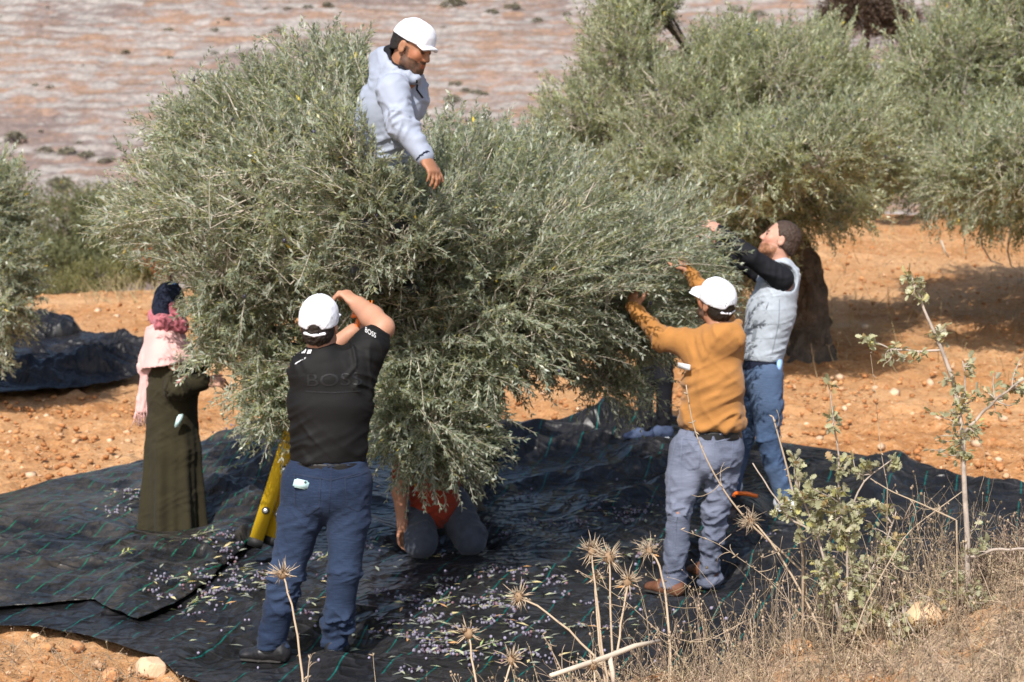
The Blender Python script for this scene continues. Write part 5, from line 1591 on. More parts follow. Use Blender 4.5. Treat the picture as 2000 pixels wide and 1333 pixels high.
foot(C, J3(1530, 968, -.06), (.28, -.95), M_WHITESHOE, M_WHITESHOE, .27, .08); foot(C, J3(1428, 956, .10), (-.7, -.4), M_WHITESHOE, M_WHITESHOE, .27, .08)
C.hair((.060, .037, .026), .005, -.045, .036)
phone(J3(1523, 717, -.12), np.array([.016, .02, 0]), np.array([0, 0, .045]), np.array([.006, -.005, 0]), M_PHONEBLUE, 'pale blue phone in the back pocket of the man in the grey vest', False)
# ---- D: the woman in the long dark dress and pink shawl
YD = 12.25
J4 = lambda px, py, dy=0.0: at(px, py, YD + dy)
D_ = Person('woman in long dark olive dress with pale pink shawl and black head covering', (*J4(338, 1040)[:2], floor_z(*J4(338, 1040)[:2])), (0.50, 0.28, 0.20))
D_.head(J4(334, 600, .02), (.88, .35, -.25), (.25, .1, .95), 1.0)
D_.neck(J4(330, 645, .0), .05, .056)
sR, eR4, wR4 = J4(338, 690, -.14), J4(346, 758, -.20), J4(404, 746, -.10)
sL, eL4, wL4 = J4(336, 690, .14), J4(372, 740, .16), J4(404, 690, .14)
D_.F.cone(J4(332, 680, 0), J4(338, 790, 0), (.10, .13), (.10, .13), .03)
D_.limb([sR, eR4, wR4], [.045, .038, .028]); D_.limb([sL, eL4, wL4], [.045, .038, .028])
D_.hand(wR4, (1, .1, .0), (0, .6, -.6), 1, .6, .95); D_.hand(wL4, (.8, .1, .6), (0, -.4, -.6), -1, .6, .95)
D_.limb([J4(330, 800, -.08), J4(335, 920, -.08), J4(335, 1030, -.07)], [.085, .055, .04]); D_.limb([J4(345, 800, .08), J4(345, 920, .08), J4(350, 1030, .07)], [.085, .055, .04])
D_.finish(.007)
R = Field()
R.cone(J4(330, 690, 0), J4(336, 770, 0), (.120, .155), (.150, .17), .05); R.cone(J4(336, 770, 0), J4(338, 880, 0), (.150, .17), (.165, .185), .04)
R.cone(J4(338, 880, 0), J4(337, 1052, 0), (.165, .185), (.205, .215), .03)
R.cone(sR + [0, .03, -.04], eR4, .056, .066, .04); R.cone(eR4, wR4 - [.03, 0, 0], .066, .056, .04); R.cone(sL, eL4, .07, .06, .04); R.cone(eL4, wL4 - .03 * unit(wL4 - eL4), .06, .05, .03)
R.cut(J4(337, 1048, 0), (0, .05, -1))
V, Q = R.mesh(.008, 1)
V = wrinkle(V, Q, [(sR, eR4, .006, .010), (eR4, wR4, .010, .006), (J4(332, 700), J4(336, 790), .003, .002)], 91, 22, 6)
fl = np.arctan2(V[:, 1] - J4(337, 900)[1], V[:, 0] - J4(337, 900)[0])
dn = np.clip((J4(0, 800)[2] - V[:, 2]) / .7, 0, 1)
fold = (.020 * np.cos(fl * 7 + .8 * vnoise(V * 2, 4)) + .008 * np.cos(fl * 15 + 2)) * dn
V = V + vnormals(V, Q) * fold[:, None]
dress = mesh_np('dress', V, Q, M_OLIVEDRESS, D_.root, True, np.ones((len(V), 3)))
patch('cuff_embroidery', [J4(324, 764, -.6), J4(342, 752, -.6), J4(348, 744, -.6), J4(330, 752, -.6)], dress, M_EMB, D_.root, 10, 5, .005)
hc = J4(331, 590, .02)
K = Field(); K.ball(hc + [0, 0, .018], (.096, .104, .108), .02); K.ball(hc + [-.02, 0, -.04], (.090, .098, .09), .03); K.cut(hc + [0, 0, -.075], (.15, 0, -1)); K.cut(hc + [.075, .02, 0], (1, .3, -.3))
D_.wear('head_covering', K, M_NAVY, .006, [(hc - [.1, 0, .1], hc + [.1, 0, .1], .002, .003)], 12, 22, 8)
bn = Field(); bn.ball(hc + [.035, -.02, .115], (.03, .05, .012), .01); D_.wear('blue_band', bn, cloth('blue_cloth', (.05, .13, .36)), .006)
RS = Field()
RS.cone(J4(305, 618, .06), J4(318, 632, -.10), .042, .048, .03); RS.cone(J4(318, 632, -.10), J4(352, 636, -.05), .046, .046, .03); RS.cone(J4(352, 636, -.05), J4(352, 630, .08), .046, .04, .03); RS.cone(J4(305, 618, .06), J4(335, 622, .10), .042, .042, .03)
RS.cone(J4(338, 600, -.085), J4(352, 640, -.06), .028, .035, .02)
D_.wear('rose_scarf', RS, M_ROSE, .007, [(J4(300, 618, 0), J4(355, 640, 0), .006, .006)], 14, 30, 26)
W = Field()
W.cone(J4(320, 640, 0), J4(333, 708, 0), (.090, .12), (.178, .25), .02, (1, 0, 0), True); W.ball(J4(322, 652, 0), (.10, .13, .06), .04)
W.cone(J4(306, 655, -.02), J4(290, 720, -.05), (.06, .07), (.050, .035), .05); W.cone(J4(290, 720, -.05), J4(278, 806, -.05), (.050, .030), (.044, .018), .03, (1, 0, 0), True)
V, Q = W.mesh(.007, 1)
V = wrinkle(V, Q, [(J4(310, 650), J4(340, 712), .004, .005), (J4(300, 660, -.02), J4(278, 800, -.04), .005, .007)], 15, 4, 34)
mesh_np('shawl', V, Q, M_PINK, D_.root, True, np.ones((len(V), 3)))
fr_ = MB(); q_ = np.random.default_rng(4)
for i in range(44):
    a_ = J4(264 + 29 * q_.random(), 796 + 8 * q_.random(), -.05 + .015 * q_.normal())
    fr_.tube([a_, a_ + [.01 * q_.normal(), 0, -.04], a_ + [.015 * q_.normal() + .005, .01 * q_.normal(), -.085 - .02 * q_.random()]], [.0022, .0020, .0016], 4)
fr_.build('fringe', M_PINK, D_.root)
phone(J4(349, 822, -.212), np.array([.017, .006, .003]), np.array([.012, .003, .038]), np.array([.002, -.005, .001]), M_PHONE, 'teal phone in the side pocket of the long dark dress', False)

# ---- E: the man on the ladder in the crown
YE = 9.95
J5 = lambda px, py, dy=0.0: at(px, py, YE + dy)
E = Person('man in pale grey jacket and white cap leaning out of the tree crown', J5(735, 480, .3), (0.33, 0.155, 0.085))
E.head(J5(805, 93, .0), (.80, -.44, -.36), (.34, -.16, .92), 1.04, beard=(.060, .034, .024), brow=(.012, .009, .008))
E.neck(J5(776, 138, .06), .058, .064)
a_s, a_e, a_w = J5(766, 176, -.08), J5(785, 245, -.14), J5(832, 312, -.20)
b_s, b_e, b_w = J5(790, 160, .24), J5(806, 195, .12), J5(795, 240, .05)
E.F.cone(J5(772, 160, .08), J5(735, 300, .22), (.13, .11), (.13, .10), .03)
E.limb([a_s, a_e, a_w], [.05, .044, .031]); E.limb([b_s, b_e, b_w], [.05, .042, .031])
E.hand(a_w, J5(854, 348, -.26) - a_w, (-.5, .4, -.4), 1, .6, 1.05, .04); E.hand(b_w, J5(790, 280, .05) - b_w, (.3, -.5, -.3), -1, .6)
e1, e2, e3 = J5(725, 330, .2), J5(735, 430, .05), J5(735, 540, .3)
E.limb([e1 + [-.05, 0, 0], e2 + [-.08, 0, 0], e3 + [-.08, 0, 0]], [.085, .06, .045]); E.limb([e1 + [.08, .06, 0], e2 + [.1, .06, 0], e3 + [.1, .06, 0]], [.085, .06, .045])
E.finish(.006)
Ja = Field()
Ja.cone(J5(770, 156, .08), J5(758, 215, .14), (.125, .115), (.150, .13), .05); Ja.cone(J5(758, 215, .14), J5(735, 310, .2), (.150, .13), (.155, .13), .04)
Ja.cone(J5(796, 165, .12), J5(796, 212, .06), .085, .06, .05)
Ja.cone(a_s, a_e, .082, .066, .05); Ja.cone(a_e, a_w - .02 * unit(a_w - a_e), .066, .046, .03); Ja.cone(b_s, b_e, .08, .066, .05); Ja.cone(b_e, b_w, .066, .045, .03)
Ja.cone(J5(752, 108, .06), J5(770, 138, .0), .040, .050, .03); Ja.cone(J5(770, 138, .0), J5(806, 150, -.02), .045, .032, .03); Ja.ball(J5(748, 120, .12), (.07, .08, .07), .04)
Ja.ball(J5(792, 118, .02), (.080, .085, .085), .02, None, True)
jk = E.wear('jacket', Ja, M_JACKET, .007, [(J5(768, 165, .08), J5(735, 310, .2), .006, .010), (a_s, a_e, .009, .010), (a_e, a_w, .010, .008), (b_s, b_e, .008, .008)], 24, 19, 7)
cf = Field(); ee = unit(a_w - a_e); cf.cone(a_w - ee * .03, a_w - ee * .008, .047, .045, .004, flat=True); E.wear('cuff', cf, M_NAVY, .005)
inn = Field(); inn.cone(J5(762, 104, .05), J5(784, 142, -.0), .042, .05, .03); inn.cone(J5(784, 142, 0), J5(808, 150, .02), .045, .03, .03); inn.ball(J5(794, 104, .0), (.078, .08, .075), .01, None, True)
E.wear('inner_hood', inn, M_BLACKCLOTH, .006)
strip('zip', [J5(808, 150, -.4), J5(806, 168, -.4), J5(818, 185, -.4)], .008, jk, M_BLACKCLOTH, E.root, .004)
et = Field()
for sx, dy in ((-.06, 0), (.09, .06)):
    et.cone(e1 + [sx * .8, dy, 0], e2 + [sx * 1.2, dy, 0], .10, .075, .04); et.cone(e2 + [sx * 1.2, dy, 0], e3 + [sx * 1.2, dy, 0], .075, .06, .03)
E.wear('trousers', et, M_DARKTROUSER, .010)
for sx, dy in ((-.072, 0), (.108, .06)):
    b_ = e3 + [sx, dy + .05, -.09]; shoe(E, b_, b_ + np.array([.1, -.24, 0]), M_SHOE, M_SOLE)
E.cap(.004, strap=False, lift=.022, blen=.118)
E.hair((.02, .015, .013), .003, -.03, .03)

# ---- F: someone kneeling under the tree
YF = 11.45
J6 = lambda px, py, dy=0.0: at(px, py, YF + dy)
Fp = Person('person in red orange shirt and dark slate trousers kneeling under the picked tree', (*J6(850, 1085)[:2], floor_z(*J6(850, 1085)[:2])), (0.42, 0.20, 0.12))
Fp.head(J6(845, 812, -.12), (.1, -.9, -.45), (0, -.3, .95), 1.0)
Fp.neck(J6(848, 862, .0))
fz = np.array([0, 0, 1.0])
Fp.F.cone(J6(848, 885, .02), J6(848, 975, .14), (.13, .10), (.13, .11), .03)
Fp.limb([J6(800, 885, 0), J6(780, 960, -.12), J6(786, 1030, -.15)], [.048, .042, .03]); Fp.limb([J6(896, 885, 0), J6(920, 900, -.28), J6(905, 860, -.42)], [.048, .042, .03])
Fp.hand(J6(786, 1030, -.15), (.0, -.15, -1), (.6, -.4, 0), 1, .5); Fp.hand(J6(905, 860, -.42), (-.3, -.2, 1), (0, -1, 0), 1, .5)
kz = floor_z(*J6(825, 1080, -.1)[:2])
n1, n2_ = J6(822, 1074, -.20), J6(918, 1068, -.10)
n1[2] = kz + .085; n2_[2] = kz + .085
p1, p2 = J6(815, 985, .15), J6(885, 985, .15)
Fp.limb([p1, n1, n1 + [-.02, .42, -.02]], [.085, .06, .045]); Fp.limb([p2, n2_, n2_ + [.02, .42, -.02]], [.085, .06, .045])
Fp.finish(.009)
rs = Field(); rs.cone(J6(848, 880, .02), J6(848, 930, .04), (.16, .12), (.150, .125), .04); rs.cone(J6(848, 930, .04), J6(848, 992, .04), (.150, .13), (.142, .13), .03)
rs.cone(J6(800, 885, 0), J6(786, 930, -.07), .07, .058, .04); rs.cone(J6(896, 885, 0), J6(912, 895, -.15), .07, .058, .04)
Fp.wear('red_shirt', rs, M_REDSHIRT, .009, [(J6(848, 880), J6(848, 990), .005, .008)], 31, 16, 4)
kt = Field(); kt.cone(J6(848, 972, .14), J6(848, 1000, .14), (.15, .13), (.16, .14), .03)
for p_, n_, s_ in ((p1, n1, -1), (p2, n2_, 1)):
    kt.cone(p_ + [0, 0, 0], n_, .108, .092, .05); kt.cone(n_ + [0, .02, -.0], n_ + [s_ * .02, .42, -.02], .086, .06, .03)
Fp.wear('trousers', kt, M_DARKTROUSER, .009, [(p1, n1, .006, .006), (p2, n2_, .006, .006)], 32, 18, 5)
for n_, s_ in ((n1, -1), (n2_, 1)):
    h_ = n_ + [s_ * .02, .44, -.06]; h_[2] = floor_z(h_[0], h_[1]) + .01; shoe(Fp, h_, h_ + np.array([0, .26, .0]), M_SHOE, M_SOLE)
hr_ = Fp.hair((.02, .015, .012), .008)

# ---- G and H: two more pickers behind the tree, seen in glimpses
def standing(label, px_l, px_r, py_foot, Y, top, trousers, shoes, toe, skin, height=1.68, sleeves=True, rise=0.0):
    J_ = lambda px, py, dy=0.0: at(px, py, Y + dy)
    c = J_((px_l + px_r) / 2, py_foot)
    c[2] = floor_z(c[0], c[1])
    P = Person(label, c, skin)
    s = height / 1.75
    fx = unit(np.array([toe[0], toe[1], 0.0])); rx = np.array([fx[1], -fx[0], 0])
    at_ = lambda r, f, z: c + rx * r + fx * f + np.array([0, 0, z * s])
    P.head(at_(0, .02, 1.60), fx + [0, 0, .15], (0, 0, 1), s)
    P.neck(at_(0, -.02, 1.44))
    P.F.cone(at_(0, 0, 1.38), at_(0, 0, .95), (.14, .09), (.13, .1), .03, rx)
    xl, xr = J_(px_l, py_foot)[0], J_(px_r, py_foot)[0]
    legs = []
    for x, sg in ((xl, -1), (xr, 1)):
        an = np.array([x, c[1] + .04 * sg, c[2] + .09]); kn = np.array([x * .9 + c[0] * .1, c[1], c[2] + .48 * s]); hp = np.array([x * .6 + c[0] * .4, c[1], c[2] + .90 * s])
        legs.append((hp, kn, an)); P.limb([hp, kn, an], [.085, .055, .038])
    arms = []
    for sg in (-1, 1):
        sh, el, wr = at_(sg * .18, 0, 1.40), at_(sg * .24, .22, 1.38), at_(sg * .16, .38, 1.60)
        arms.append((sh, el, wr)); P.limb([sh, el, wr], [.048, .042, .03]); P.hand(wr, at_(sg * .12, .46, 1.68) - wr, fx, sg, .6)
    P.finish(.011)
    t = Field(); t.cone(at_(0, 0, 1.38), at_(0, 0, 1.18), (.165, .115), (.165, .12), .04, rx); t.cone(at_(0, 0, 1.18), at_(0, 0, .88), (.16, .12), (.17, .13), .04, rx)
    for sh, el, wr in arms: t.cone(sh, el, .07, .056, .04); t.cone(el, wr - .03 * unit(wr - el), .056, .042, .03)
    P.wear('jacket', t, top, .011, [(at_(0, 0, 1.3), at_(0, 0, .9), .006, .008)], 7, 16, 5)
    q = Field(); q.cone(at_(0, 0, .96), at_(0, 0, .86), (.15, .11), (.165, .13), .03, rx)
    for hp, kn, an in legs: q.cone(hp, kn, .095, .066, .04); q.cone(kn, an + [0, 0, .03], .066, .05, .02)
    P.wear('trousers', q, trousers, .010, [(legs[0][1], legs[0][2], .004, .007), (legs[1][1], legs[1][2], .004, .007)], 9, 24, 5)
    for hp, kn, an in legs: foot(P, an, toe, shoes, M_WHITESHOE, .26, .07, h=.045, sh=.012)
    P.hair((.02, .014, .012), .010, -.06)
    return P
M_NAVYSHOE = simple('navy_canvas_shoe', (0.05, 0.07, 0.13), .8, .3, 20)
standing('picker behind the tree in black trousers and navy canvas shoes with white soles', 1258, 1298, 868, 14.2, M_BLACKCLOTH, M_BLACKCLOTH, M_NAVYSHOE, (-.8, -.25), (0.45, 0.24, 0.16), 1.66)
standing('picker in navy jacket hidden behind the middle of the picked tree', 928, 958, 868, 13.4, M_NAVY, M_BLACKCLOTH, M_SHOE, (-.3, -.9), (0.42, 0.22, 0.15), 1.72)
# ------------------------------------------------------------------ ladder, rake, fallen fruit
M_YELLOW = simple('yellow_fibreglass', (0.78, 0.50, 0.02), 0.4, 0.08, 10, spec=.5)
M_BLACKPL = simple('black_rubber', (0.015, 0.015, 0.016), 0.6, 0.2, 12)
M_ALU = simple('bare_aluminium', (0.62, 0.63, 0.65), 0.35, 0.1, 20, metal=.8)
YL = 11.2
lad0 = at(512, 1066, YL); lad0[2] = floor_z(lad0[0], lad0[1]) + .02
ladder = tag(empty('ladder', lad0), 'yellow ladder leaning into the tree behind the man in black', 'ladder')
lt = at(655, 620, YL - .35)
ld = unit(lt - at(512, 1066, YL)); p0 = at(497, 1066, YL)
LX = unit(np.array([.62, .78, 0.0])); LN = unit(np.cross(LX, ld)); LLEN = 1.75
side_dir = unit(np.cross(ld, np.array([0, 1.0, 0])))
for j, (off, dep, l0) in enumerate(((0.0, 0.0, 0.0), (0.082, .05, .0), (0.0, .42, .04), (0.082, .47, .04))):
    b = p0 + np.array([off, dep, 0]) + ld * (.04 + l0)
    m = MB(); m.box(b + ld * LLEN / 2, side_dir * .039, np.array([0, 1, 0]) * .020, ld * LLEN / 2); m.build('rail', M_YELLOW, ladder)
    m = MB(); m.box(b - ld * .018, side_dir * .042, np.array([0, 1, 0]) * .026, ld * .026); m.build('foot', M_BLACKPL, ladder)
for i in range(6):
    c = p0 + ld * (.22 + .27 * i)
    m = MB(); m.tube([c + [.03, .02, 0], c + [.03, .46, 0]], [.014, .014], 8); m.build('rung', M_ALU, ladder, True)
for off, s in ((.002, .235), (.082, .21), (.035, .50), (.0, .76), (.08, .80)):
    c = p0 + ld * s + np.array([off, -.021, 0])
    m = MB(); m.tube([c, c + [0, -.012, 0]], [.0215, .0215], 14); bolt = m.build('bolt_cap', M_BLACKPL, ladder)
    m = MB(); m.tube([c + [0, -.0122, 0], c + [0, -.017, 0]], [.0150, .013], 12); m.build('bolt', M_ALU, ladder)
rk = at(1462, 862, 12.2); rk[2] = floor_z(rk[0], rk[1]) + .03
hand_rake('orange hand rake lying on the net beside the blue jeans', rk + np.array([.06, 0, .015]), (-1, .15, .12), (0, -.3, 1), .14)

M_DROP = simple('fallen_olive', (1, 1, 1), 0.45, 0.12, 40, attr=True, spec=.4)
r_ = np.random.default_rng(19)
oc, orad, ocol = [], [], []
lc = []
trails = [(430, 1150, 60, 34, 170), (380, 1215, 70, 14, 60), (450, 1185, 60, 20, 120), (520, 1160, 40, 20, 70), (600, 1200, 60, 16, 45), (620, 1130, 60, 20, 50), (700, 1195, 60, 15, 50), (820, 1230, 60, 14, 90), (780, 1275, 80, 12, 130), (850, 1285, 50, 12, 90), (930, 1205, 90, 12, 110), (870, 1180, 90, 12, 90), (980, 1210, 60, 10, 60),
          (960, 1155, 80, 8, 90), (1040, 1150, 40, 8, 40), (1110, 1050, 50, 8, 60), (1180, 1045, 60, 8, 70), (1200, 1025, 70, 7, 60), (1010, 1080, 60, 8, 50), (1290, 1022, 50, 7, 50), (930, 1240, 60, 14, 70), (1010, 1250, 50, 14, 60), (1030, 1310, 60, 12, 70), (1140, 1200, 70, 10, 60), (1250, 1110, 60, 12, 40), (1130, 1130, 60, 12, 40),
          (255, 1010, 26, 14, 60), (200, 1030, 24, 8, 30), (440, 1125, 46, 16, 60), (330, 1180, 40, 14, 35), (320, 1085, 30, 14, 20), (760, 1110, 80, 16, 40), (680, 1080, 60, 16, 40), (470, 880, 40, 8, 30), (1080, 990, 60, 8, 30), (1400, 1090, 60, 14, 20), (900, 1310, 90, 12, 60), (1220, 1250, 80, 14, 40)]
for (px, py, sx, sy, n) in trails:
    k = max(1, n // 14)
    cc_ = [(px + sx * r_.normal() * .8, py + sy * r_.normal() * .9) for _ in range(k)]
    for _ in range(int(n * .55)):
        q = cc_[r_.integers(k)]
        g = ground(q[0] + 13 * r_.normal(), q[1] + 3.2 * r_.normal())
        if not on_net(g[0], g[1]): continue
        rad = r_.uniform(.0065, .0095)
        oc.append((g[0], g[1], floor_z(g[0], g[1]) + rad * .9)); orad.append(rad)
        t = r_.random()
        ocol.append((.20, .185, .235) if t < .5 else ((.12, .105, .15) if t < .8 else ((.06, .035, .055) if t < .94 else (.20, .11, .12))))
    for _ in range(n // 4):
        q = cc_[r_.integers(k)]
        lc.append(ground(q[0] + 26 * r_.normal(), q[1] + 7 * r_.normal()))
for _ in range(190):
    g = ground(r_.uniform(360, 1420), r_.uniform(960, 1333))
    if on_net(g[0], g[1]):
        if r_.random() < .35:
            rad = r_.uniform(.0065, .0095); oc.append((g[0], g[1], floor_z(g[0], g[1]) + rad)); orad.append(rad); ocol.append((.28, .25, .34))
        else: lc.append(g)
V_, F_ = blobs(np.array(oc), np.array(orad), ICOF2, ICO2, 3, .02, 1.0)
tag(mesh_np('fallen_olives', V_, F_, M_DROP, None, True, np.repeat(np.array(ocol), len(ICO2), 0)), kind='stuff')
lv_, lcl = [], []
for g in lc:
    if not on_net(g[0], g[1]): continue
    c = np.array([g[0], g[1], floor_z(g[0], g[1]) + .008]); a = r_.uniform(0, 6.283); d = np.array([math.cos(a), math.sin(a), r_.uniform(-.1, .25)]); s = np.array([-d[1], d[0], r_.uniform(-.3, .3)])
    L_ = r_.uniform(.045, .075)
    lv_ += [c, c + d * L_ * .45 + s * L_ * .12 + [0, 0, .004], c + d * L_, c + d * L_ * .45 - s * L_ * .12 + [0, 0, .002]]
    k = r_.random(); col = (.75, .75, .7) if k < .5 else ((1.3, 1.28, .95) if k < .8 else ((1.9, 1.5, .9) if k < .93 else (1.8, .95, .5)))
    lcl += [col] * 4
tag(mesh_np('fallen_leaves', np.array(lv_), np.arange(len(lv_)).reshape(-1, 4), M_LEAF, None, False, np.array(lcl)), kind='stuff')
def sprig(px, py, dx, dy, n, label, ln=.22, col=(1.5, 1.6, 1.1)):
    g = ground(px, py); h = ground(px + dx, py + dy)
    g[2] = floor_z(g[0], g[1]) + .02; h[2] = floor_z(h[0], h[1]) + .04
    rr_ = np.random.default_rng(int(px))
    d = unit(h - g); L_ = min(np.linalg.norm(h - g), ln)
    V, F, C, lines = shoots_to_leaves(g[None], d[None], np.array([L_]), n, .045, .012, rr_, .1)
    V[:, 2] = np.maximum(V[:, 2], g[2] - .01)
    rt = tag(empty('olive_sprig', g), label, 'olive sprig')
    mesh_np('leaves', V, F, M_LEAF, rt, False, C * np.array(col))
    v, f = tubes(lines, np.array([.003]), np.array([.0015]), 5); mesh_np('stem', v, f, M_TWIG, rt)
sprig(418, 992, 78, -20, 9, 'green olive sprig lying on the dusty net right of the long dress', .3)
sprig(378, 1108, 50, -12, 6, 'small olive sprig lying on the dusty net in front of the yellow ladder', .2)
sprig(235, 1132, 30, -10, 4, 'tiny green sprig in the middle of the dusty net', .12, (1.9, 2.0, .9))
sprig(365, 1215, 40, -24, 5, 'olive sprig lying on the net near the dusty net hem', .16)
sprig(845, 1212, 50, -18, 6, 'pale olive sprig among the fallen olives between the two white capped men', .2, (2.2, 2.2, 1.6))
sprig(620, 1128, 30, -12, 5, 'olive sprig lying between the legs of the dark blue jeans', .14, (2, 2, 1.3))
sprig(930, 1300, 50, -10, 4, 'green olive sprig near the thistle heads at the bottom', .16, (1.7, 1.9, 1.0))

# ------------------------------------------------------------------ dry plants on the near bank
M_STRAW = simple('dry_straw', (1, 1, 1), 0.85, 0.18, 12, attr=True, spec=.2)
M_THISTLE = simple('dry_thistle', (1, 1, 1), 0.85, 0.2, 60, attr=True, spec=.2)
STRAW = np.array([.46, .36, .255])
def bend_line(a, b, k, amt, r):
    t = np.linspace(0, 1, k)[:, None]
    n = r.normal(size=3) * amt * np.linalg.norm(b - a)
    return a * (1 - t) + b * t + n * (4 * t * (1 - t)) + r.normal(size=(k, 3)) * amt * .06 * np.linalg.norm(b - a)

def thistle(px, py, bx, by, Y, R, label, seed, mid=None, feathery=False):
    r = np.random.default_rng(seed)
    h = at(px, py, Y); b = at(bx, by, Y - .05)
    tz = float(terrain(b[0], b[1]))
    if b[2] > tz - .02: b = b + (b - h) * ((b[2] - tz + .05) / max(h[2] - b[2], .05))
    root = tag(empty('dry_thistle', b), label, 'thistle', 'dry thistles on the near bank')
    m = MB()
    line = bez(b, at(*mid, Y) if mid else (b + h) / 2 + .012 * r.normal(size=3), h, 12); line[1:-1] += .0016 * r.normal(size=(10, 3))
    m.tube(line, np.linspace(.0048, .0030, 12), 6, STRAW * 1.1)
    for i in range(7):
        q = line[r.integers(1, 11)]; d = unit(r.normal(size=3) + [0, 0, .4])
        m.tube([q, q + d * .012], [.0022, .0006], 4, STRAW * .9)
    m.build('stem', M_STRAW, root, True)
    up = unit(line[-1] - line[-2])
    core, cf = blobs(h[None], np.array([R * .34]), ICOF2, ICO2, seed, .12, 1.0)
    m = MB(); m.add(core, cf, np.array([.30, .20, .12]))
    n = 46 if not feathery else 80
    for i in range(n):
        d = unit(r.normal(size=3) + up * .35)
        L_ = R * r.uniform(.65, 1.15) if i < n * .55 else R * r.uniform(.35, .6)
        a_ = h + d * R * .25
        w_ = .0016 if not feathery else .0009
        m.tube([a_, a_ + d * L_ * .5 + .003 * r.normal(size=3), a_ + d * L_ + (.004 * r.normal(size=3) if not feathery else .012 * r.normal(size=3))], [w_ * 1.2, w_, .0003], 4, STRAW * r.uniform(.7, 1.25))
    m.build('flower_head', M_THISTLE, root)
    return root
thistle(552, 1122, 582, 1345, 6.7, .052, 'dry spiny thistle in front of the dark blue jeans', 1, (588, 1200))
thistle(915, 1238, 932, 1350, 6.5, .055, 'dry spiny thistle low at the bottom, left of the pair of thistles', 2)
thistle(1000, 1290, 975, 1350, 6.4, .052, 'lowest dry spiny thistle at the bottom edge', 3)
thistle(1014, 1166, 1165, 1312, 6.6, .056, 'dry thistle leaning left on a long arching stem', 4, (1100, 1195))
thistle(1156, 1076, 1188, 1330, 6.6, .054, 'upper left dry thistle of the close pair of heads', 5)
thistle(1190, 1090, 1192, 1335, 6.55, .060, 'right dry thistle of the close pair of heads', 6)
thistle(1226, 1136, 1196, 1335, 6.5, .052, 'dry thistle just right of the close pair, lower', 7, (1212, 1230))
thistle(1162, 1128, 1186, 1330, 6.65, .038, 'small dry thistle below the close pair of heads', 8)
thistle(1268, 1076, 1300, 1300, 6.7, .042, 'feathery pale seed head beside the grey blue jeans', 9, (1310, 1100), True)
thistle(1466, 1018, 1560, 1180, 6.8, .040, 'feathery dry seed head on a twig right of the grey blue jeans', 10, (1530, 1060), True)
thistle(1158, 1300, 1165, 1345, 6.35, .050, 'broad dry thistle head at the foot of the thistle cluster', 11)

def dry_plant(name, label, n, xr, yr, hr, seed, dens=None, branch=4, col=STRAW, kind='stuff', lean=.35, wide=1.0):
    r = np.random.default_rng(seed)
    L1, R1, C1, heads, hcol = [], [], [], [], []
    c = 0
    while c < n:
        x, y = r.uniform(*xr), r.uniform(*yr)
        if dens is not None and r.random() > dens(x, y): continue
        c += 1
        b = np.array([x, y, float(terrain(x, y)) - .01]); H_ = r.uniform(*hr)
        d = unit(np.array([lean * r.normal(), lean * r.normal(), 1.0]))
        e = b + d * H_
        tint = col * r.uniform(.35, 1.25) * np.array([1, r.uniform(.93, 1.02), r.uniform(.85, 1.02)])
        ln = bend_line(b, e, 6, .07, r); L1.append(ln); R1.append(.0016 * wide); C1.append(tint)
        for k in range(r.integers(0, branch + 1)):
            q = ln[r.integers(2, 6)]; dd = unit(d + .9 * r.normal(size=3) + [0, 0, .3]); L_ = H_ * r.uniform(.12, .45)
            l2 = bend_line(q, q + dd * L_, 6, .12, r); L1.append(l2); R1.append(.0010 * wide); C1.append(tint * r.uniform(.85, 1.15))
            if r.random() < .7: heads.append(l2[-1]); hcol.append(tint * .85)
        if r.random() < .6: heads.append(e); hcol.append(tint * .8)
    L1 = np.array(L1); V, F = tubes(L1, np.array(R1), np.array(R1) * .45, 3)
    C = np.repeat(np.array(C1), 18, 0)
    V2, F2 = blobs(np.array(heads), r.uniform(.0025, .0055, len(heads)), ICOF1, ICO1, seed, .25, 1.2)
    V = np.concatenate([V, V2]); C = np.concatenate([C, np.repeat(np.array(hcol), len(ICO1), 0)])
    return tag(mesh_np(name, V, [F, F2 + len(V) - len(V2)], M_STRAW, None, False, C), kind='stuff')
_dn = lambda x, y: float(np.interp(x, [-.2, .25, .5, 1.0, 1.6, 3.2], [0, .04, .22, .6, .8, .8]) * np.interp(y, [5.2, 5.8, 7.2, 7.7, 8.3], [.4, .7, 1, .6, .1]))
dry_plant('dry_grass', '', 1900, (-.1, 3.0), (5.3, 8.1), (.06, .26), 31, _dn)
dry_plant('dry_weeds', '', 190, (.15, 1.6), (6.2, 7.4), (.16, .42), 32, _dn, 6, STRAW * .95, lean=.28)
dry_plant('dry_straw', '', 1800, (-3.6, -1.3), (8.3, 9.7), (.05, .14), 33, lambda x, y: 0.0 if on_net(x, y) else float(max(.15, vnoise(np.array([[x * 2, y * 2, 0]]), 3)[0] + .5)), 1, STRAW * 1.0, lean=1.3)
# short straw lying on the bank
dry_plant('straw_litter', '', 7000, (-.4, 3.0), (5.2, 8.3), (.04, .16), 34, lambda x, y: float(np.interp(x, [-.5, .2, 1], [.2, .6, 1])), 1, STRAW * 1.05, lean=1.8)
dry_plant('dry_grass', '', 420, (2.5, 9), (17, 29), (.10, .30), 35, None, 2, np.array([.46, .36, .20]), lean=.5, wide=2.5)
dry_plant('dry_grass', '', 260, (-5.2, -2.4), (23, 26), (.15, .35), 36, None, 2, np.array([.44, .38, .22]), lean=.5, wide=2.5)
dry_plant('thorny_scrub', '', 1600, (1.45, 2.4), (6.6, 8.1), (.10, .22), 37, lambda x, y: float(np.interp(x, [1.5, 1.75, 2.6], [0, 1, 1])), 7, np.array([.36, .27, .20]), lean=.7)

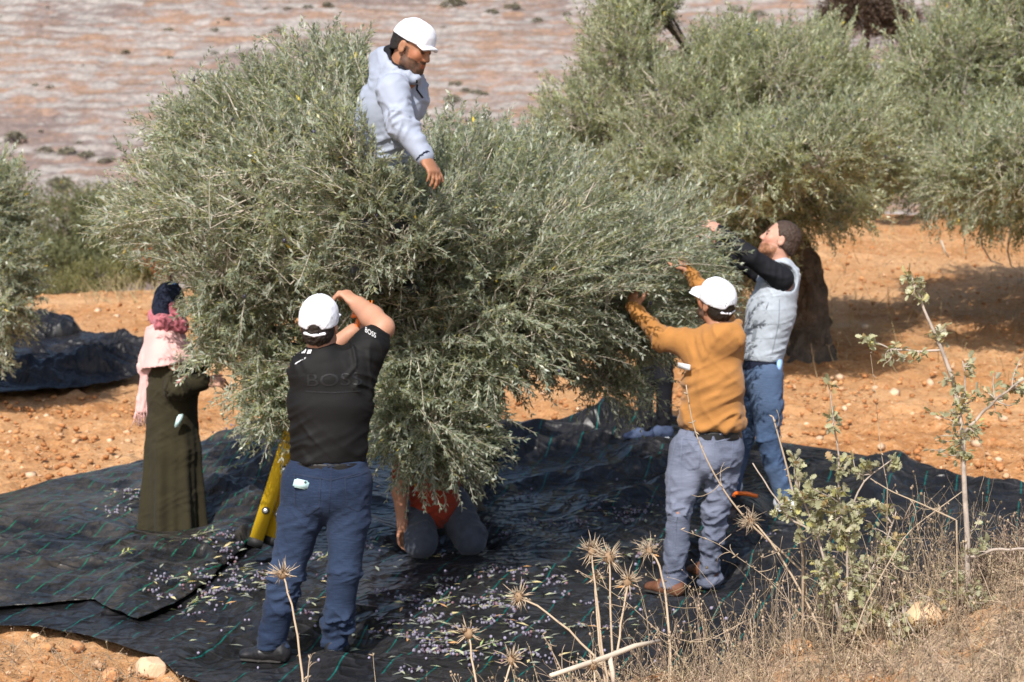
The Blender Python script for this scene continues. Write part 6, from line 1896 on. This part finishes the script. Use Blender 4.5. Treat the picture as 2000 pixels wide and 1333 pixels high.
# lone wiry stems that stand clear of the grass
def wiry(path, Y, rad, label, seed, buds=10, twigs=0):
    r = np.random.default_rng(seed)
    P = np.array([at(px, py, Y) for px, py in path])
    s = np.concatenate([[0], np.cumsum(np.linalg.norm(np.diff(P, axis=0), axis=1))]); q = np.linspace(0, s[-1], 26)
    C = np.stack([np.interp(q, s, P[:, i]) for i in range(3)], 1)
    for _ in range(3): C[1:-1] = (C[:-2] + 2 * C[1:-1] + C[2:]) / 4
    C[0, 2] = min(C[0, 2], float(terrain(C[0, 0], C[0, 1])) - .03)
    rt = tag(empty('dry_weed', C[0]), label, 'dry weed')
    m = MB(); m.tube(C, np.linspace(rad, rad * .45, 26), 6, STRAW * .95)
    for i in range(buds):
        c = C[r.integers(4, 26)]; d = unit(r.normal(size=3) + [0, 0, .6]); m.tube([c, c + d * .008, c + d * .016], [.0022, .0028, .0008], 5, STRAW * r.uniform(.6, 1.0))
    for i in range(twigs):
        c = C[r.integers(4, 24)]; d = unit(r.normal(size=3) + [0, 0, .5]); l = bend_line(c, c + d * r.uniform(.03, .12), 6, .1, r); m.tube(l, np.linspace(.0016, .0008, 6), 4, STRAW * .9)
    m.build('stem', M_STRAW, rt, True)
    return rt
wiry([(1585, 1135), (1530, 1080), (1470, 1030), (1420, 970), (1380, 900), (1352, 830), (1340, 752)], 6.8, .0042, 'long pale arching twig crossing the mustard hoodie', 3, 16, 4)
wiry([(1570, 1100), (1555, 990), (1535, 905), (1510, 815)], 6.75, .0055, 'bare grey twig rising in front of the blue jeans', 4, 10, 3)
wiry([(1735, 960), (1720, 880), (1710, 770), (1700, 690)], 6.6, .0014, 'hair thin dry stalk beside the oak sapling', 5, 4, 0)
wiry([(1640, 1330), (1690, 1180), (1770, 1040), (1880, 960)], 6.4, .0034, 'slanting grey twig running up to the oak sapling', 6, 4, 3)
wiry([(1875, 1020), (1800, 985), (1740, 960), (1700, 935)], 6.3, .0032, 'bare twig pointing left from the oak sapling', 7, 3, 3)
wiry([(1480, 1200), (1370, 1260), (1290, 1240), (1230, 1180), (1130, 1115)], 6.5, .0016, 'thin dry stalk arching left over the thistle stems', 8, 9, 7)
wiry([(1590, 1230), (1500, 1130), (1400, 1060), (1330, 1035)], 6.7, .0016, 'thin dry stalk arching in front of the grey blue jeans', 9, 8, 6)
wiry([(1660, 1130), (1600, 1075), (1540, 1070), (1490, 1090)], 6.7, .0020, 'curved twig hooking left below the blue jeans', 10, 5, 5)
wiry([(1110, 1340), (1085, 1285), (1060, 1240)], 6.4, .0026, 'short stubby dry stalk left of the thistle cluster', 11, 8, 3)
wiry([(600, 1345), (603, 1300), (606, 1278)], 6.5, .0030, 'broken dry stub beside the thistle at the dark jeans', 12, 5, 3)
wiry([(735, 1345), (731, 1310), (728, 1275)], 6.5, .0014, 'single thin grass stalk at the bottom edge', 13, 2, 0)
wiry([(1960, 1240), (1900, 1290), (1850, 1340)], 6.0, .006, 'pale curved branch at the right bottom', 14, 3, 4)
# broken white branch on the bank
sb = [at(x, y, Yb) for x, y, Yb in ((1075, 1320, 6.2), (1130, 1302, 6.3), (1190, 1282, 6.42), (1240, 1262, 6.52), (1288, 1252, 6.6))]
br = tag(empty('broken_branch', sb[0]), 'thick pale broken branch lying at the foot of the thistles', 'branch')
m = MB(); m.tube(sb, [.007, .0085, .0095, .009, .006], 8, np.array([.62, .53, .42])); m.tube([sb[2], sb[2] + [.01, -.02, -.05], sb[2] + [.015, -.02, -.10]], [.009, .008, .007], 8, np.array([.6, .5, .4])); m.build('limb', M_STRAW, br, True)

# ------------------------------------------------------------------ oak sapling and oak bush: each leaf a piece of its own
M_OAK = leaf_mat('oak_leaf', (0.31, 0.305, 0.18), (0.42, 0.40, 0.29), .25, .55)
M_OAKSTEM = simple('oak_stem', (0.36, 0.30, 0.25), .9, .3, 30, 60, .6, .002)
def oak_leaf_mesh(seed):
    r = np.random.default_rng(seed); pts = []
    for k, (t, w) in enumerate(((0, .05), (.12, .10), (.24, .32), (.33, .15), (.46, .40), (.57, .18), (.70, .38), (.82, .17), (.92, .22), (1.0, .04))):
        pts.append((t, w * r.uniform(.85, 1.15)))
    cup, curl = r.uniform(.2, .9), r.uniform(-.7, .9)
    V = []
    for t, w in pts:
        V += [(t, 0, -curl * t * t * .5), (t, w, -curl * t * t * .5 + cup * w * r.uniform(.5, 1)), (t, -w, -curl * t * t * .5 + cup * w * r.uniform(.5, 1))]
    F = []
    for i in range(len(pts) - 1):
        a = i * 3; F += [(a, a + 3, a + 4, a + 1), (a, a + 2, a + 5, a + 3)]
    k = r.choice(5); col = [(1, .97, .95), (1.15, 1.1, .95), (.75, .75, .75), (1.3, 1.25, .8), (1.15, .85, .65)][k]
    o = mesh_np('leaf', np.array(V), np.array(F), M_OAK, None, False, np.tile(col, (len(V), 1)))
    me = o.data; bpy.data.objects.remove(o); return me
OAKL = [oak_leaf_mesh(i) for i in range(12)]
def oak(name, label, cat, stems, clusters, seed, base, lsize=(.018, .036), more=1.7):
    """stems: (path, r0, r1); clusters: (centre px, py, Y, radius m, number of leaves)"""
    r = np.random.default_rng(seed)
    root = tag(empty(name, base), label, cat)
    lines = []
    for path, r0, r1 in stems:
        P = np.array([at(*p) for p in path]); s = np.concatenate([[0], np.cumsum(np.linalg.norm(np.diff(P, axis=0), axis=1))]); q = np.linspace(0, s[-1], 18)
        C = np.stack([np.interp(q, s, P[:, i]) for i in range(3)], 1); C[1:-1] += .0025 * r.normal(size=(16, 3))
        C[1:-1] = (C[:-2] + 2 * C[1:-1] + C[2:]) / 4
        m = MB(); m.tube(C, np.linspace(r0, r1, 18), 7); m.build('stem', M_OAKSTEM, root, True); lines.append(C)
    nodes = np.concatenate(lines)
    tw = MB(); spots = []
    for (px, py, Y, R, n) in clusters:
        c = at(px, py, Y)
        for k in range(max(2, int(n * more) // 7)):
            e = c + R * r.normal(size=3) * [.6, .6, .6]
            a_ = nodes[np.argmin(np.linalg.norm(nodes - (c * .6 + e * .4), axis=1))]
            l = bend_line(a_, e, 7, .12, r); tw.tube(l, np.linspace(.0026, .0011, 7), 5)
            for _ in range(7): 
                q = l[r.integers(2, 7)]; spots.append((q + .006 * r.normal(size=3), unit(e - a_ + .5 * np.linalg.norm(e - a_) * r.normal(size=3))))
    tag(tw.build('twigs', M_OAKSTEM, root, True), kind='stuff')
    r.shuffle(spots)
    for i, (q, d) in enumerate(spots):
        if i >= 300: break
        o = bpy.data.objects.new('leaf', OAKL[r.integers(12)]); COL.objects.link(o)
        d = unit(d + .5 * r.normal(size=3)); n_ = unit(np.array([0, -.3, 1.0]) + .7 * r.normal(size=3)); y_ = unit(np.cross(n_, d)); z_ = np.cross(d, y_)
        s = r.uniform(*lsize)
        o.matrix_world = Matrix([[d[0] * s, y_[0] * s, z_[0] * s, q[0]], [d[1] * s, y_[1] * s, z_[1] * s, q[1]], [d[2] * s, y_[2] * s, z_[2] * s, q[2]], [0, 0, 0, 1]])
        mw = o.matrix_world.copy(); o.parent = root; o.matrix_parent_inverse = Matrix.Translation(-Vector(root.location)); 
    if len(spots) > 300:
        Vs, Fs, Cs = [], [], []; k = 0
        for q, d in spots[300:]:
            me = OAKL[r.integers(12)]; v = np.array([tuple(x.co) for x in me.vertices]); f = np.array([tuple(p.vertices) for p in me.polygons])
            d = unit(d + .5 * r.normal(size=3)); n_ = unit(np.array([0, -.3, 1.0]) + .7 * r.normal(size=3)); y_ = unit(np.cross(n_, d)); z_ = np.cross(d, y_)
            Vs.append((v @ np.stack([d, y_, z_])) * r.uniform(*lsize) + q); Fs.append(f + k); Cs.append(np.tile(r.choice([.8, 1, 1.2]) * np.ones(3), (len(v), 1))); k += len(v)
        tag(mesh_np('foliage', np.concatenate(Vs), np.concatenate(Fs), M_OAK, root, False, np.concatenate(Cs)), kind='stuff')
    return root
YO = 6.35
gb = ground(1895, 1262); 
oak('oak_sapling', 'slender young oak sapling with grey stem and few curled leaves at the right', 'sapling',
    [([(1897, 1290, YO), (1893, 1150, YO), (1887, 1000, YO), (1882, 900, YO), (1886, 860, YO), (1872, 800, YO)], .011, .0075),
     ([(1876, 810, YO), (1862, 745, YO), (1842, 690, YO), (1815, 625, YO), (1795, 575, YO), (1780, 540, YO)], .0095, .0030),
     ([(1838, 684, YO), (1790, 686, YO), (1740, 682, YO), (1690, 662, YO)], .0042, .0022),
     ([(1884, 845, YO), (1920, 805, YO), (1955, 775, YO - .05), (2010, 735, YO - .1)], .006, .0025),
     ([(1880, 800, YO), (1885, 745, YO), (1880, 705, YO)], .0045, .002),
     ([(1895, 1090, YO), (1940, 1075, YO - .03), (2010, 1072, YO - .05)], .006, .004)],
    [(1785, 552, YO, .028, 36), (1800, 585, YO, .02, 14), (1840, 655, YO, .028, 22), (1700, 668, YO, .022, 18), (1740, 692, YO, .028, 26), (1790, 692, YO, .02, 14), (1865, 745, YO, .04, 26), (1870, 800, YO, .055, 46), (1890, 840, YO, .04, 30),
     (1950, 770, YO, .045, 30), (1985, 750, YO, .04, 26), (1850, 870, YO, .05, 34), (1900, 715, YO, .025, 12), (1880, 890, YO, .035, 18), (1910, 1180, YO, .08, 40), (1870, 1120, YO, .07, 30), (1850, 1230, YO, .09, 40), (1930, 1060, YO, .06, 24)], 5, (gb[0], gb[1], gb[2]), (.013, .028), 2.0)
YQ = 6.6
gq = ground(1640, 1230)
oak('oak_bush', 'low oak bush with mixed green and brown leaves among the dry weeds', 'bush',
    [([(1650, 1260, YQ), (1620, 1120, YQ), (1590, 1030, YQ), (1560, 960, YQ)], .007, .003), ([(1650, 1250, YQ), (1655, 1100, YQ), (1660, 1000, YQ), (1690, 930, YQ), (1740, 900, YQ)], .006, .0022),
     ([(1640, 1010, YQ), (1640, 900, YQ), (1628, 820, YQ), (1618, 748, YQ)], .0045, .002), ([(1600, 1050, YQ), (1540, 1010, YQ), (1490, 940, YQ), (1470, 905, YQ)], .004, .002), ([(1650, 1180, YQ), (1720, 1090, YQ), (1750, 1000, YQ)], .005, .002), ([(1650, 1240, YQ), (1740, 1200, YQ - .1), (1800, 1160, YQ - .15)], .005, .003)],
    [(1625, 820, YQ, .022, 14), (1618, 752, YQ, .015, 10), (1640, 905, YQ, .04, 24), (1680, 915, YQ, .045, 30), (1735, 905, YQ, .035, 20), (1565, 905, YQ, .03, 18), (1545, 980, YQ, .05, 40), (1600, 970, YQ, .06, 56), (1640, 1000, YQ, .07, 70), (1590, 1040, YQ, .06, 50), (1650, 1060, YQ, .06, 50), (1700, 1020, YQ, .05, 36),
     (1520, 1005, YQ, .03, 14), (1640, 1130, YQ, .08, 70), (1740, 1050, YQ, .07, 50), (1780, 1190, YQ - .1, .08, 66), (1720, 1140, YQ, .08, 60), (1680, 1190, YQ - .05, .07, 50), (1590, 1110, YQ, .05, 24), (1820, 1290, YQ - .3, .06, 30), (1750, 1280, YQ - .3, .06, 26)], 6, (gq[0], gq[1], gq[2]))
g = ground(1800, 1222); rock('rock', (g[0], g[1], g[2] + .03), (.07, .06, .05), 21, 'pale flat rock half hidden behind the oak bush leaves', (1.1, 1.05, .95))
g = ground(1660, 1190); rock('rock', (g[0], g[1], g[2] + .02), (.08, .06, .045), 22, 'pale rock under the left stems of the oak bush', (1.0, .92, .8))
g = ground(1560, 1275); rock('rock', (g[0], g[1], g[2] + .01), (.06, .05, .04), 23, 'brown rock in the dry grass below the oak bush', (.9, .7, .5))
g = ground(1120, 1330); rock('rock', (g[0], g[1], g[2] - .01), (.11, .06, .05), 24, 'flat reddish brown rock at the bottom under the thistle stems', (.62, .40, .28))
# bare hanging twigs under the right-hand olive tree
for i, path in enumerate((((1975, 440), (1968, 490), (1975, 520), (2000, 535)), ((1915, 445), (1918, 480), (1935, 510), (1960, 518)), ((1838, 470), (1845, 490), (1853, 503)))):
    P = np.array([at(x, y, 19.2) for x, y in path]); m = MB(); m.tube(P, np.linspace(.012, .006, len(P)), 6)
    o = m.build('hanging_twig', M_TWIG, None, True)
    tr = [q for q in bpy.data.objects if q.get('label', '').startswith('olive tree at the right edge')][0]; adopt(o, tr)
